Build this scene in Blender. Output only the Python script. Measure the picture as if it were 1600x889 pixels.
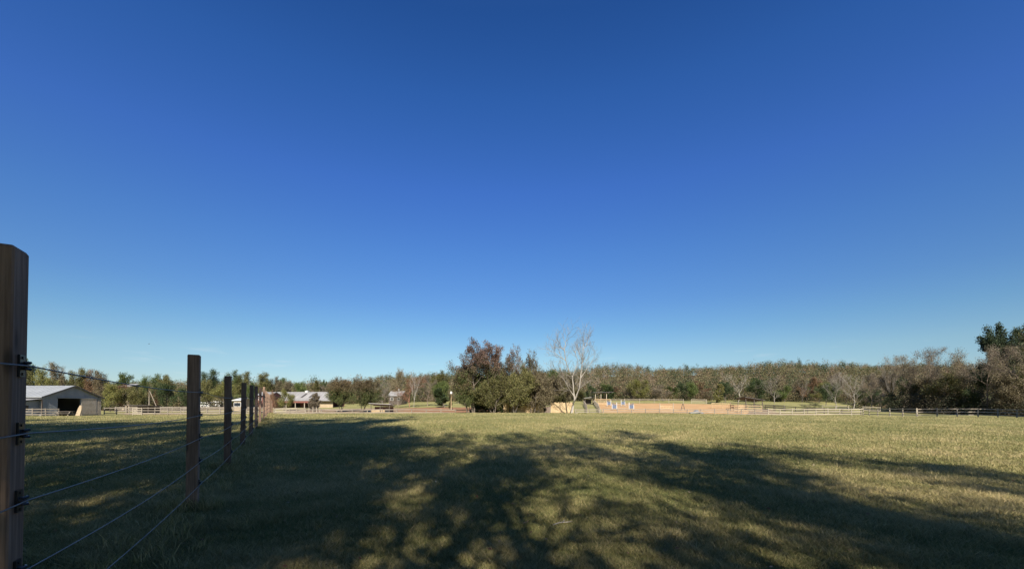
import bpy, math, random
import numpy as np
from mathutils import Vector, Matrix

SC = bpy.context.scene
for o in list(bpy.data.objects): bpy.data.objects.remove(o)
COL = SC.collection
R = math.radians

# ------------------------------------------------------------------ camera, light
F, CX, HY, EYE = 640.0, 800.0, 634.0, 1.4
PITCH = R(1.0)
cd = bpy.data.cameras.new('camera'); cam = bpy.data.objects.new('camera', cd); COL.objects.link(cam)
cam.location = (0, 0, EYE); cam.rotation_euler = (R(90)+PITCH, 0, 0)
cd.sensor_width = 36; cd.lens = 36*F/1600; cd.shift_y = (189.5 - F*math.tan(PITCH))/1600
cd.clip_start = 0.05; cd.clip_end = 6000
SC.camera = cam
SUN_EL, SUN_AZ = R(33), math.atan2(0.09, -1.0)      # sun stands behind the camera, a touch to the right
sdir = Vector((math.sin(SUN_AZ)*math.cos(SUN_EL), math.cos(SUN_AZ)*math.cos(SUN_EL), math.sin(SUN_EL)))
ld = bpy.data.lights.new('sun', 'SUN'); ld.energy = 4.8; ld.angle = R(0.7); ld.color = (1.0, 0.93, 0.80)
sun = bpy.data.objects.new('sun', ld); COL.objects.link(sun)
sun.rotation_euler = sdir.to_track_quat('Z', 'Y').to_euler(); sun.location = (0, -20, 40)
w = bpy.data.worlds.new('World'); SC.world = w; w.use_nodes = True
nt = w.node_tree; nt.nodes.clear()
sky = nt.nodes.new('ShaderNodeTexSky'); sky.sky_type = 'NISHITA'; sky.sun_disc = False
sky.sun_elevation = SUN_EL; sky.sun_rotation = SUN_AZ; sky.altitude = 300; sky.air_density = 1.0
sky.dust_density = 0.25; sky.ozone_density = 3.0
hsv = nt.nodes.new('ShaderNodeHueSaturation'); 
TINT_ON = 1
# deepen the blue with height in view, the way this very clear autumn sky does
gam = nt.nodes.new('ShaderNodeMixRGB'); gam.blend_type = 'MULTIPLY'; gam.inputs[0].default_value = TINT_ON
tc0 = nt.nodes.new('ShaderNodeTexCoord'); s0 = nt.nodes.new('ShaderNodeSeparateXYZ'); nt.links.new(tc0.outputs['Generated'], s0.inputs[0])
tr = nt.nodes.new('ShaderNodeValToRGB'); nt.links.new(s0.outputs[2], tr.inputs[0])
TS = [(.053, (.70, .78, .84)), (.115, (.73, .85, .86)), (.175, (.61, .825, .93)), (.234, (.539, .786, 1.023)), (.343, (.484, .793, 1.19)), (.463, (.43, .759, 1.361)), (.603, (.319, .713, 1.303)), (.698, (.242, .609, 1.155)), (1.0, (.62, .90, 1.20))]  # last stop brightens the unseen zenith, added to lift the shaded grass
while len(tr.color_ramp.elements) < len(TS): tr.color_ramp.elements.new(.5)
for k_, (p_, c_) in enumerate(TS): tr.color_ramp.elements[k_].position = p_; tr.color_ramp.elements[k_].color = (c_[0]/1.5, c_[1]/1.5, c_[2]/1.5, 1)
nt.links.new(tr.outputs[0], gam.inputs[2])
bg = nt.nodes.new('ShaderNodeBackground'); bg.inputs[1].default_value = 0.09
out = nt.nodes.new('ShaderNodeOutputWorld')
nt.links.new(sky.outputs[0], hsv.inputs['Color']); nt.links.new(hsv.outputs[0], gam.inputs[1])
# thin wisps of cloud low over the hills
tc = nt.nodes.new('ShaderNodeTexCoord'); mp = nt.nodes.new('ShaderNodeMapping'); mp.inputs['Scale'].default_value = (7, 7, 60)
nz = nt.nodes.new('ShaderNodeTexNoise'); nz.inputs['Scale'].default_value = 1.6; nz.inputs['Detail'].default_value = 5
rp = nt.nodes.new('ShaderNodeValToRGB'); rp.color_ramp.elements[0].position = 0.60; rp.color_ramp.elements[1].position = 0.78
sx = nt.nodes.new('ShaderNodeSeparateXYZ')
band = nt.nodes.new('ShaderNodeMapRange'); band.inputs[1].default_value = 0.13; band.inputs[2].default_value = 0.09; band.inputs[3].default_value = 0; band.inputs[4].default_value = 0.30
mu = nt.nodes.new('ShaderNodeMath'); mu.operation = 'MULTIPLY'
mx = nt.nodes.new('ShaderNodeMixRGB'); mx.inputs[2].default_value = (4.6, 4.9, 5.2, 1)
L = nt.links.new
L(tc.outputs['Generated'], mp.inputs[0]); L(mp.outputs[0], nz.inputs[0]); L(nz.outputs[0], rp.inputs[0])
L(tc.outputs['Generated'], sx.inputs[0]); L(sx.outputs[2], band.inputs[0]); L(rp.outputs[0], mu.inputs[0]); L(band.outputs[0], mu.inputs[1])
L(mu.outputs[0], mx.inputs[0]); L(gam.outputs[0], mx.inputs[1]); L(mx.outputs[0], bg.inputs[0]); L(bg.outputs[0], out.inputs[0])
SC.view_settings.view_transform = 'Standard'; SC.view_settings.look = 'None'
SC.view_settings.exposure = 0.9; SC.view_settings.gamma = 1; SC.view_settings.use_curve_mapping = False

# ------------------------------------------------------------------ terrain height
YR = np.array([0, 6, 15, 25, 42, 60, 75, 95, 120, 160, 220, 350, 600, 1200, 3000.])
COLS = np.array([-500, 100, 430, 750, 1000, 1250, 1450, 1700, 2200.])
HT = np.array([
 [0, 0, .05, .20, .10, -.2, -.5, -.5, -.2, .8, 2.5, 11, 28, 40, 40],
 [0, 0, .05, .28, .25, -.1, -.42, -.3, 0, 1, 3, 12, 30, 42, 42],
 [0, 0, .07, .35, .52, .1, -.42, -.2, .5, 1.5, 3.5, 11, 26, 38, 38],
 [0, 0, .07, .35, .62, .2, -.40, .1, 1.1, 2.8, 6, 18.5, 34, 40, 40],
 [0, 0, .06, .33, .60, .1, -.35, .55, 1.6, 3.2, 7, 25, 42, 46, 46],
 [0, 0, .05, .25, .36, 0, -.45, .1, .9, 2.6, 7, 27.5, 46, 50, 50],
 [0, 0, .03, .12, .12, -.2, -.45, -.35, .2, 1.2, 5, 27, 46, 50, 50],
 [0, 0, 0, 0, -.1, -.5, -.85, -.9, -.6, .4, 4, 25, 44, 50, 50],
 [0, 0, 0, 0, -.2, -.6, -.9, -1, -.8, 0, 3, 16, 30, 40, 40]])
def _slopes():
    hh = np.diff(YR); d = np.diff(HT, axis=1)/hh; m = np.zeros_like(HT)
    a, b = d[:, :-1], d[:, 1:]; w1 = 2*hh[1:]+hh[:-1]; w2 = hh[1:]+2*hh[:-1]
    with np.errstate(all='ignore'):
        mm = (w1+w2)/(w1/a+w2/b)
    m[:, 1:-1] = np.where(a*b > 0, mm, 0); m[:, -1] = 0
    return m
MS = _slopes()
def hgt(X, Y):
    X = np.asarray(X, float); Y = np.asarray(Y, float)
    Yc = np.clip(Y, 0.01, 2999.)
    px = np.clip(CX+F*X/np.maximum(Yc, 1.0), COLS[0], COLS[-1]-.01)
    i = np.clip(np.searchsorted(YR, Yc, side='right')-1, 0, len(YR)-2)
    hstep = YR[i+1]-YR[i]; t = (Yc-YR[i])/hstep
    h00 = 2*t**3-3*t**2+1; h10 = t**3-2*t**2+t; h01 = -2*t**3+3*t**2; h11 = t**3-t**2
    c = np.clip(np.searchsorted(COLS, px, side='right')-1, 0, len(COLS)-2)
    s = (px-COLS[c])/(COLS[c+1]-COLS[c]); s = s*s*(3-2*s)
    def ev(k): return h00*HT[k, i]+h10*hstep*MS[k, i]+h01*HT[k, i+1]+h11*hstep*MS[k, i+1]
    z = ev(c)*(1-s)+ev(c+1)*s
    z = z + 0.018*np.sin(X*1.1+Y*.35)*np.sin(Y*.9-X*.2) + 0.03*np.sin(X*.31+1.3)*np.sin(Y*.27+.4)*np.clip(Y/20, 0, 1)
    return z
def gz(x, y): return float(hgt(x, y))
def wx(px, Y): return (px-CX)/F*Y
def G(px, Y, dz=0.0):
    x = wx(px, Y); return Vector((x, Y, gz(x, Y)+dz))
def zat(py, Y): return EYE+(HY-py)/F*Y

# ------------------------------------------------------------------ materials
def newmat(name):
    m = bpy.data.materials.new(name); m.use_nodes = True; n = m.node_tree; n.nodes.clear()
    o = n.nodes.new('ShaderNodeOutputMaterial'); b = n.nodes.new('ShaderNodeBsdfPrincipled'); n.links.new(b.outputs[0], o.inputs[0])
    return m, n, b
def ramp(n, stops):
    r = n.nodes.new('ShaderNodeValToRGB'); e = r.color_ramp.elements
    while len(e) < len(stops): e.new(0.5)
    for k, (p, c) in enumerate(stops): e[k].position = p; e[k].color = (*c, 1)
    return r
def noise(n, scale, detail=4, vec=None, rough=.55):
    t = n.nodes.new('ShaderNodeTexNoise'); t.inputs['Scale'].default_value = scale; t.inputs['Detail'].default_value = detail; t.inputs['Roughness'].default_value = rough
    if vec is not None: n.links.new(vec, t.inputs['Vector'])
    return t
def coords(n, scale=(1, 1, 1), kind='Object'):
    c = n.nodes.new('ShaderNodeTexCoord'); m = n.nodes.new('ShaderNodeMapping'); m.inputs['Scale'].default_value = scale
    n.links.new(c.outputs[kind], m.inputs[0]); return m.outputs[0]
def mat_mottled(name, c1, c2, scale=3, rough=.8, bump=0.1, stretch=(1, 1, 1), rnd=0.0, metal=0.0):
    m, n, b = newmat(name); v = coords(n, stretch)
    t = noise(n, scale, 6, v); r = ramp(n, [(.3, c1), (.7, c2)]); n.links.new(t.outputs[0], r.inputs[0])
    src = r.outputs[0]
    if rnd:
        oi = n.nodes.new('ShaderNodeObjectInfo'); mr = n.nodes.new('ShaderNodeMapRange'); mr.inputs[3].default_value = 1-rnd; mr.inputs[4].default_value = 1+rnd
        n.links.new(oi.outputs['Random'], mr.inputs[0]); mm = n.nodes.new('ShaderNodeVectorMath'); mm.operation = 'SCALE'
        n.links.new(src, mm.inputs[0]); n.links.new(mr.outputs[0], mm.inputs['Scale']); src = mm.outputs[0]
    n.links.new(src, b.inputs['Base Color']); b.inputs['Roughness'].default_value = rough; b.inputs['Metallic'].default_value = metal
    if bump:
        t2 = noise(n, scale*4, 4, v); bp = n.nodes.new('ShaderNodeBump'); bp.inputs['Strength'].default_value = bump; bp.inputs['Distance'].default_value = .02
        n.links.new(t2.outputs[0], bp.inputs['Height']); n.links.new(bp.outputs[0], b.inputs['Normal'])
    return m
def mat_wood(name, c1, c2, c3, gscale=1.0, rnd=.15, knots=True):
    """sawn timber: grain along Z, darker streaks, knots, checks"""
    m, n, b = newmat(name)
    oi = n.nodes.new('ShaderNodeObjectInfo')
    c = n.nodes.new('ShaderNodeTexCoord'); ad = n.nodes.new('ShaderNodeVectorMath'); ad.operation = 'MULTIPLY_ADD'
    sc = n.nodes.new('ShaderNodeVectorMath'); sc.operation = 'SCALE'; sc.inputs[0].default_value = (17, 9, 31); n.links.new(oi.outputs['Random'], sc.inputs['Scale'])
    ad.inputs[1].default_value = (1, 1, 1); n.links.new(c.outputs['Object'], ad.inputs[0]); n.links.new(sc.outputs[0], ad.inputs[2])
    def mapped(s):
        mm = n.nodes.new('ShaderNodeMapping'); mm.inputs['Scale'].default_value = s; n.links.new(ad.outputs[0], mm.inputs[0]); return mm.outputs[0]
    g = noise(n, 1, 7, mapped((70*gscale, 70*gscale, 2.2)), .65)
    big = noise(n, 1, 4, mapped((5*gscale, 5*gscale, 1.3)))
    r = ramp(n, [(.32, c1), (.5, c2), (.68, c3)]); 
    mixf = n.nodes.new('ShaderNodeMath'); mixf.operation = 'MULTIPLY_ADD'; mixf.inputs[1].default_value = .55
    hm = n.nodes.new('ShaderNodeMath'); hm.operation = 'MULTIPLY'; hm.inputs[1].default_value = .45
    n.links.new(big.outputs[0], hm.inputs[0]); n.links.new(g.outputs[0], mixf.inputs[0]); n.links.new(hm.outputs[0], mixf.inputs[2])
    n.links.new(mixf.outputs[0], r.inputs[0]); src = r.outputs[0]
    if knots:
        vo = n.nodes.new('ShaderNodeTexVoronoi'); vo.inputs['Scale'].default_value = 1; n.links.new(mapped((9, 9, 3.0)), vo.inputs['Vector'])
        kr = ramp(n, [(.10, (.25, .25, .25)), (.22, (1, 1, 1))]); n.links.new(vo.outputs['Distance'], kr.inputs[0])
        mk = n.nodes.new('ShaderNodeMixRGB'); mk.blend_type = 'MULTIPLY'; mk.inputs[0].default_value = .8; n.links.new(src, mk.inputs[1]); n.links.new(kr.outputs[0], mk.inputs[2]); src = mk.outputs[0]
    mr = n.nodes.new('ShaderNodeMapRange'); mr.inputs[3].default_value = 1-rnd; mr.inputs[4].default_value = 1+rnd; n.links.new(oi.outputs['Random'], mr.inputs[0])
    vm = n.nodes.new('ShaderNodeVectorMath'); vm.operation = 'SCALE'; n.links.new(src, vm.inputs[0]); n.links.new(mr.outputs[0], vm.inputs['Scale'])
    n.links.new(vm.outputs[0], b.inputs['Base Color']); b.inputs['Roughness'].default_value = .82
    bp = n.nodes.new('ShaderNodeBump'); bp.inputs['Strength'].default_value = .5; bp.inputs['Distance'].default_value = .004
    n.links.new(g.outputs[0], bp.inputs['Height']); n.links.new(bp.outputs[0], b.inputs['Normal'])
    return m
def mat_leaf(name, cols, top=None, transl=.25, rnd=.18):
    """attribute tint: R random per leaf, G random per clump, B relative height in the crown"""
    m, n, b = newmat(name)
    at = n.nodes.new('ShaderNodeAttribute'); at.attribute_name = 'tint'; sp = n.nodes.new('ShaderNodeSeparateColor'); n.links.new(at.outputs['Color'], sp.inputs[0])
    k = len(cols); r = ramp(n, [(.12+.76*i/(k-1), c) for i, c in enumerate(cols)])
    a = n.nodes.new('ShaderNodeMath'); a.operation = 'MULTIPLY_ADD'; a.inputs[1].default_value = .74
    a2 = n.nodes.new('ShaderNodeMath'); a2.operation = 'MULTIPLY'; a2.inputs[1].default_value = .26
    n.links.new(sp.outputs[0], a2.inputs[0]); n.links.new(sp.outputs[1], a.inputs[0]); n.links.new(a2.outputs[0], a.inputs[2]); n.links.new(a.outputs[0], r.inputs[0])
    src = r.outputs[0]
    if top:
        tr = ramp(n, [(0.1, top[0]), (.9, top[1])]); n.links.new(a.outputs[0], tr.inputs[0])
        mr = n.nodes.new('ShaderNodeMapRange'); mr.interpolation_type = 'SMOOTHSTEP'; mr.inputs[1].default_value = .47; mr.inputs[2].default_value = .72
        ja = n.nodes.new('ShaderNodeMath'); ja.operation = 'MULTIPLY_ADD'; ja.inputs[1].default_value = .35; n.links.new(sp.outputs[1], ja.inputs[0])
        sb = n.nodes.new('ShaderNodeMath'); sb.operation = 'SUBTRACT'; sb.inputs[1].default_value = .17
        n.links.new(sp.outputs[2], ja.inputs[2]); n.links.new(ja.outputs[0], sb.inputs[0]); n.links.new(sb.outputs[0], mr.inputs[0])
        mm = n.nodes.new('ShaderNodeMixRGB'); n.links.new(mr.outputs[0], mm.inputs[0]); n.links.new(src, mm.inputs[1]); n.links.new(tr.outputs[0], mm.inputs[2]); src = mm.outputs[0]
    oi = n.nodes.new('ShaderNodeObjectInfo'); mr = n.nodes.new('ShaderNodeMapRange'); mr.inputs[3].default_value = 1-rnd; mr.inputs[4].default_value = 1+rnd; n.links.new(oi.outputs['Random'], mr.inputs[0])
    vm = n.nodes.new('ShaderNodeVectorMath'); vm.operation = 'SCALE'; n.links.new(src, vm.inputs[0]); n.links.new(mr.outputs[0], vm.inputs['Scale']); src = vm.outputs[0]
    n.links.new(src, b.inputs['Base Color']); b.inputs['Roughness'].default_value = .65; b.inputs['Specular IOR Level'].default_value = .25
    tl = n.nodes.new('ShaderNodeBsdfTranslucent'); n.links.new(src, tl.inputs[0]); ms = n.nodes.new('ShaderNodeMixShader'); ms.inputs[0].default_value = transl
    o = [x for x in n.nodes if x.type == 'OUTPUT_MATERIAL'][0]
    n.links.new(b.outputs[0], ms.inputs[1]); n.links.new(tl.outputs[0], ms.inputs[2]); n.links.new(ms.outputs[0], o.inputs[0])
    return m

M = {}
M['post'] = mat_wood('treated_post_timber', (.055, .036, .027), (.17, .107, .072), (.32, .213, .145), rnd=.22)
M['rail'] = mat_wood('weathered_board', (.13, .105, .08), (.22, .185, .145), (.30, .26, .205), knots=False)
M['newrail'] = mat_wood('pale_board', (.20, .165, .12), (.31, .265, .20), (.40, .35, .275), knots=False)
M['tanwood'] = mat_wood('tan_plank', (.24, .16, .085), (.36, .26, .145), (.45, .34, .20), knots=False, gscale=.12)
M['darkwood'] = mat_wood('dark_timber', (.04, .032, .028), (.08, .062, .05), (.12, .095, .075), knots=False)
M['white'] = mat_mottled('white_paint', (.50, .49, .47), (.62, .61, .58), 5, .5, .05)
M['blue'] = mat_mottled('blue_jump_paint', (.045, .07, .125), (.105, .14, .21), 4, .5, .05)
M['roof'] = mat_mottled('galvanised_roof', (.27, .28, .28), (.35, .36, .36), .6, .55, 0, (1, 1, 1), metal=.15)
M['paleroof'] = mat_mottled('pale_metal_roof', (.22, .21, .20), (.33, .315, .30), .4, .6, 0)
M['darkroof'] = mat_mottled('dark_shingle_roof', (.05, .045, .042), (.09, .08, .075), 2, .85, .1)
M['redtrim'] = mat_mottled('red_brown_siding', (.13, .045, .035), (.20, .075, .055), 2, .75, .1)
M['graysiding'] = mat_mottled('grey_metal_siding', (.19, .20, .21), (.25, .26, .27), .7, .6, 0)
M['doorboard'] = mat_wood('door_board', (.20, .16, .12), (.36, .30, .23), (.46, .39, .31), knots=False, gscale=.1)
M['tanwall'] = mat_mottled('tan_wall', (.30, .225, .14), (.38, .30, .20), 1.2, .85, .1)
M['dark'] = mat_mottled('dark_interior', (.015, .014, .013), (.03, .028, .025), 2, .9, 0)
M['glass'] = mat_mottled('window_glass', (.02, .025, .03), (.035, .04, .05), 1, .12, 0)
M['sand'] = mat_mottled('orange_arena_sand', (.42, .235, .09), (.54, .325, .14), .35, .95, .4)
M['gravel'] = mat_mottled('grey_gravel', (.10, .10, .11), (.24, .24, .25), 3, .95, .8)
M['wire'] = mat_mottled('coated_wire', (.05, .05, .055), (.10, .10, .105), 20, .42, 0)
M['plastic'] = mat_mottled('black_plastic', (.012, .012, .014), (.022, .022, .025), 10, .35, 0)
M['bark'] = mat_mottled('grey_brown_bark', (.075, .058, .045), (.17, .14, .11), 2.5, .9, .4, (1, 1, .25))
M['palebark'] = mat_mottled('pale_sycamore_bark', (.17, .145, .115), (.36, .325, .275), 1.6, .8, .2, (1, 1, .4))
M['greybark'] = mat_mottled('light_grey_bark', (.13, .11, .09), (.24, .21, .175), 2, .85, .2, (1, 1, .4))
M['twig'] = mat_mottled('brown_twig', (.17, .125, .095), (.28, .215, .165), 1, .9, 0)
M['redtwig'] = mat_mottled('red_brown_twig', (.22, .10, .065), (.34, .17, .11), 1, .9, 0)
G1 = dict(
 green=[(.035, .055, .018), (.06, .085, .026), (.10, .125, .035), (.13, .14, .045)],
 olive=[(.06, .062, .024), (.10, .10, .035), (.145, .135, .05), (.17, .14, .06)],
 yellow=[(.075, .085, .028), (.12, .125, .038), (.175, .165, .05), (.205, .18, .065)],
 rust=[(.085, .055, .035), (.145, .085, .05), (.185, .115, .065), (.12, .105, .05)],
 brown=[(.08, .066, .04), (.13, .106, .062), (.175, .142, .085), (.115, .108, .05)],
 dark=[(.022, .036, .016), (.036, .055, .022), (.055, .075, .028), (.07, .085, .035)],
 greybrown=[(.10, .082, .058), (.15, .122, .085), (.20, .165, .12), (.13, .12, .06)])
G1 = {k: [tuple(x*1.22 for x in c) for c in v] for k, v in G1.items()}
for k, v in G1.items(): M['leaf_'+k] = mat_leaf('leaves_'+k, v)
M['leaf_pine'] = mat_leaf('leaves_pine', [(.016, .026, .014), (.026, .04, .02), (.04, .055, .026), (.055, .07, .032)])
M['leaf_redtop'] = mat_leaf('leaves_purple_red_above_green', [(.06, .08, .03), (.10, .12, .042), (.15, .165, .055), (.22, .22, .07)], top=((.12, .075, .06), (.21, .135, .10)))
M['leaf_rusttop'] = mat_leaf('leaves_rust_above_green', [(.05, .07, .026), (.08, .10, .036), (.12, .135, .045), (.155, .155, .055)], top=((.10, .08, .04), (.17, .125, .065)))

# ------------------------------------------------------------------ object helpers
def tag(o, label=None, cat=None, group=None, kind=None):
    if label: o['label'] = label
    if cat: o['category'] = cat
    if group: o['group'] = group
    if kind: o['kind'] = kind
    return o
def empty(name, loc, rz=0.0, label=None, cat=None, group=None):
    o = bpy.data.objects.new(name, None); COL.objects.link(o); o.location = loc; o.rotation_euler = (0, 0, rz)
    o.empty_display_size = .3
    return tag(o, label, cat, group)
class MB:
    def __init__(s): s.v = []; s.f = []
    def box(s, x0, y0, z0, x1, y1, z1, M_=None, bev=0):
        pts = [(x0, y0, z0), (x1, y0, z0), (x1, y1, z0), (x0, y1, z0), (x0, y0, z1), (x1, y0, z1), (x1, y1, z1), (x0, y1, z1)]
        s.hexa(pts, M_)
    def hexa(s, pts, M_=None):
        k = len(s.v)
        for p in pts:
            p = Vector(p); s.v.append(tuple(M_ @ p) if M_ is not None else tuple(p))
        for q in ((0, 3, 2, 1), (4, 5, 6, 7), (0, 1, 5, 4), (1, 2, 6, 5), (2, 3, 7, 6), (3, 0, 4, 7)): s.f.append(tuple(k+i for i in q))
    def beam(s, a, b, wd, th, up=(0, 0, 1)):
        """rectangular bar from a to b, wd across, th along up"""
        a = Vector(a); b = Vector(b); d = (b-a).normalized(); up = Vector(up)
        sd = d.cross(up)
        if sd.length < 1e-4: sd = d.cross(Vector((0, 1, 0)))
        sd.normalize(); u = sd.cross(d).normalized(); sd *= wd/2; u *= th/2
        s.hexa([a-sd-u, a+sd-u, a+sd+u, a-sd+u, b-sd-u, b+sd-u, b+sd+u, b-sd+u])
    def tube(s, pts, rad, n=6, cap=True):
        pts = [Vector(p) for p in pts]; rad = rad if hasattr(rad, '__len__') else [rad]*len(pts); k = len(s.v)
        for i, p in enumerate(pts):
            d = (pts[min(i+1, len(pts)-1)]-pts[max(i-1, 0)]).normalized()
            a = d.cross(Vector((0, 0, 1)) if abs(d.z) < .95 else Vector((1, 0, 0))).normalized(); b = d.cross(a)
            for j in range(n):
                t = 2*math.pi*j/n; s.v.append(tuple(p+(a*math.cos(t)+b*math.sin(t))*rad[i]))
        for i in range(len(pts)-1):
            for j in range(n): s.f.append((k+i*n+j, k+i*n+(j+1) % n, k+(i+1)*n+(j+1) % n, k+(i+1)*n+j))
        if cap: s.f.append(tuple(k+j for j in range(n))); s.f.append(tuple(k+(len(pts)-1)*n+j for j in reversed(range(n))))
    def build(s, name, mat, parent=None, loc=None, smooth=False):
        me = bpy.data.meshes.new(name); me.from_pydata(s.v, [], s.f); me.materials.append(mat); me.update()
        if smooth: me.shade_smooth()
        o = bpy.data.objects.new(name, me); COL.objects.link(o)
        if parent: o.parent = parent
        if loc is not None: o.location = loc
        return o
def mesh_np(name, V, faces_per, nf, mat, tint=None, parent=None, smooth=False):
    """V (n,3), faces consecutive groups of faces_per verts"""
    me = bpy.data.meshes.new(name); me.vertices.add(len(V)); me.vertices.foreach_set('co', V.astype(np.float32).ravel())
    me.loops.add(nf*faces_per); me.loops.foreach_set('vertex_index', np.arange(nf*faces_per, dtype=np.int32))
    me.polygons.add(nf); me.polygons.foreach_set('loop_start', np.arange(0, nf*faces_per, faces_per, dtype=np.int32))
    try: me.polygons.foreach_set('loop_total', np.full(nf, faces_per, dtype=np.int32))
    except Exception: pass
    me.update(calc_edges=True)
    if tint is not None:
        a = me.color_attributes.new('tint', 'FLOAT_COLOR', 'POINT'); c = np.ones((len(V), 4), np.float32); c[:, :3] = tint; a.data.foreach_set('color', c.ravel())
    me.materials.append(mat)
    o = bpy.data.objects.new(name, me); COL.objects.link(o)
    if parent: o.parent = parent
    return o

# ------------------------------------------------------------------ ground
def ground_material():
    m, n, b = newmat('pasture_ground')
    v = coords(n); 
    big = noise(n, .12, 4, v); mid = noise(n, .9, 5, v); fine = noise(n, 9, 8, v, .7); vf = noise(n, 60, 6, v, .7)
    def mix(a, bb, f, t='MIX'):
        x = n.nodes.new('ShaderNodeMixRGB'); x.blend_type = t
        for i, s in ((0, f), (1, a), (2, bb)):
            if isinstance(s, (int, float)): x.inputs[i].default_value = s
            elif isinstance(s, tuple): x.inputs[i].default_value = (*s, 1)
            else: n.links.new(s, x.inputs[i])
        return x.outputs[0]
    r1 = ramp(n, [(.35, (.19, .19, .07)), (.52, (.305, .28, .115)), (.70, (.43, .36, .165))]); 
    s1 = n.nodes.new('ShaderNodeMath'); s1.operation = 'MULTIPLY_ADD'; s1.inputs[1].default_value = .45
    s2 = n.nodes.new('ShaderNodeMath'); s2.operation = 'MULTIPLY_ADD'; s2.inputs[1].default_value = .3
    s3 = n.nodes.new('ShaderNodeMath'); s3.operation = 'MULTIPLY'; s3.inputs[1].default_value = .25
    n.links.new(fine.outputs[0], s3.inputs[0]); n.links.new(mid.outputs[0], s2.inputs[0]); n.links.new(s3.outputs[0], s2.inputs[2])
    n.links.new(big.outputs[0], s1.inputs[0]); n.links.new(s2.outputs[0], s1.inputs[2]); n.links.new(s1.outputs[0], r1.inputs[0])
    r2 = ramp(n, [(.3, (.55, .55, .55)), (.7, (1.25, 1.25, 1.25))]); n.links.new(vf.outputs[0], r2.inputs[0])
    c = mix(r1.outputs[0], r2.outputs[0], .8, 'MULTIPLY')
    # bare earth of the yards and lanes
    at = n.nodes.new('ShaderNodeAttribute'); at.attribute_name = 'tint'; sp = n.nodes.new('ShaderNodeSeparateColor'); n.links.new(at.outputs['Color'], sp.inputs[0])
    dn = noise(n, .7, 5, v); dr = ramp(n, [(.35, (.20, .14, .09)), (.65, (.32, .235, .155))]); n.links.new(dn.outputs[0], dr.inputs[0])
    red = ramp(n, [(.35, (.22, .115, .065)), (.65, (.34, .19, .105))]); n.links.new(dn.outputs[0], red.inputs[0])
    th = n.nodes.new('ShaderNodeMath'); th.operation = 'MULTIPLY_ADD'; th.inputs[1].default_value = .9; n.links.new(dn.outputs[0], th.inputs[0]); 
    sb = n.nodes.new('ShaderNodeMath'); sb.operation = 'SUBTRACT'; sb.inputs[1].default_value = .45; n.links.new(sp.outputs[0], sb.inputs[0]); n.links.new(sb.outputs[0], th.inputs[2])
    rr = ramp(n, [(.42, (0, 0, 0)), (.58, (1, 1, 1))]); n.links.new(th.outputs[0], rr.inputs[0])
    dm = mix(dr.outputs[0], red.outputs[0], sp.outputs[1])
    c = mix(c, dm, rr.outputs[0])
    # leaf litter under the woods
    lr = ramp(n, [(.3, (.07, .05, .03)), (.7, (.13, .095, .055))]); n.links.new(fine.outputs[0], lr.inputs[0])
    c = mix(c, lr.outputs[0], sp.outputs[2])
    n.links.new(c, b.inputs['Base Color']); b.inputs['Roughness'].default_value = 1; b.inputs['Specular IOR Level'].default_value = .05
    bp = n.nodes.new('ShaderNodeBump'); bp.inputs['Strength'].default_value = .9; bp.inputs['Distance'].default_value = .05
    ad = n.nodes.new('ShaderNodeMath'); ad.operation = 'ADD'; n.links.new(fine.outputs[0], ad.inputs[0]); n.links.new(vf.outputs[0], ad.inputs[1])
    n.links.new(ad.outputs[0], bp.inputs['Height']); n.links.new(bp.outputs[0], b.inputs['Normal'])
    return m
M['ground'] = ground_material()
def ss(a, b, x): t = np.clip((x-a)/(b-a), 0, 1); return t*t*(3-2*t)
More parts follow.
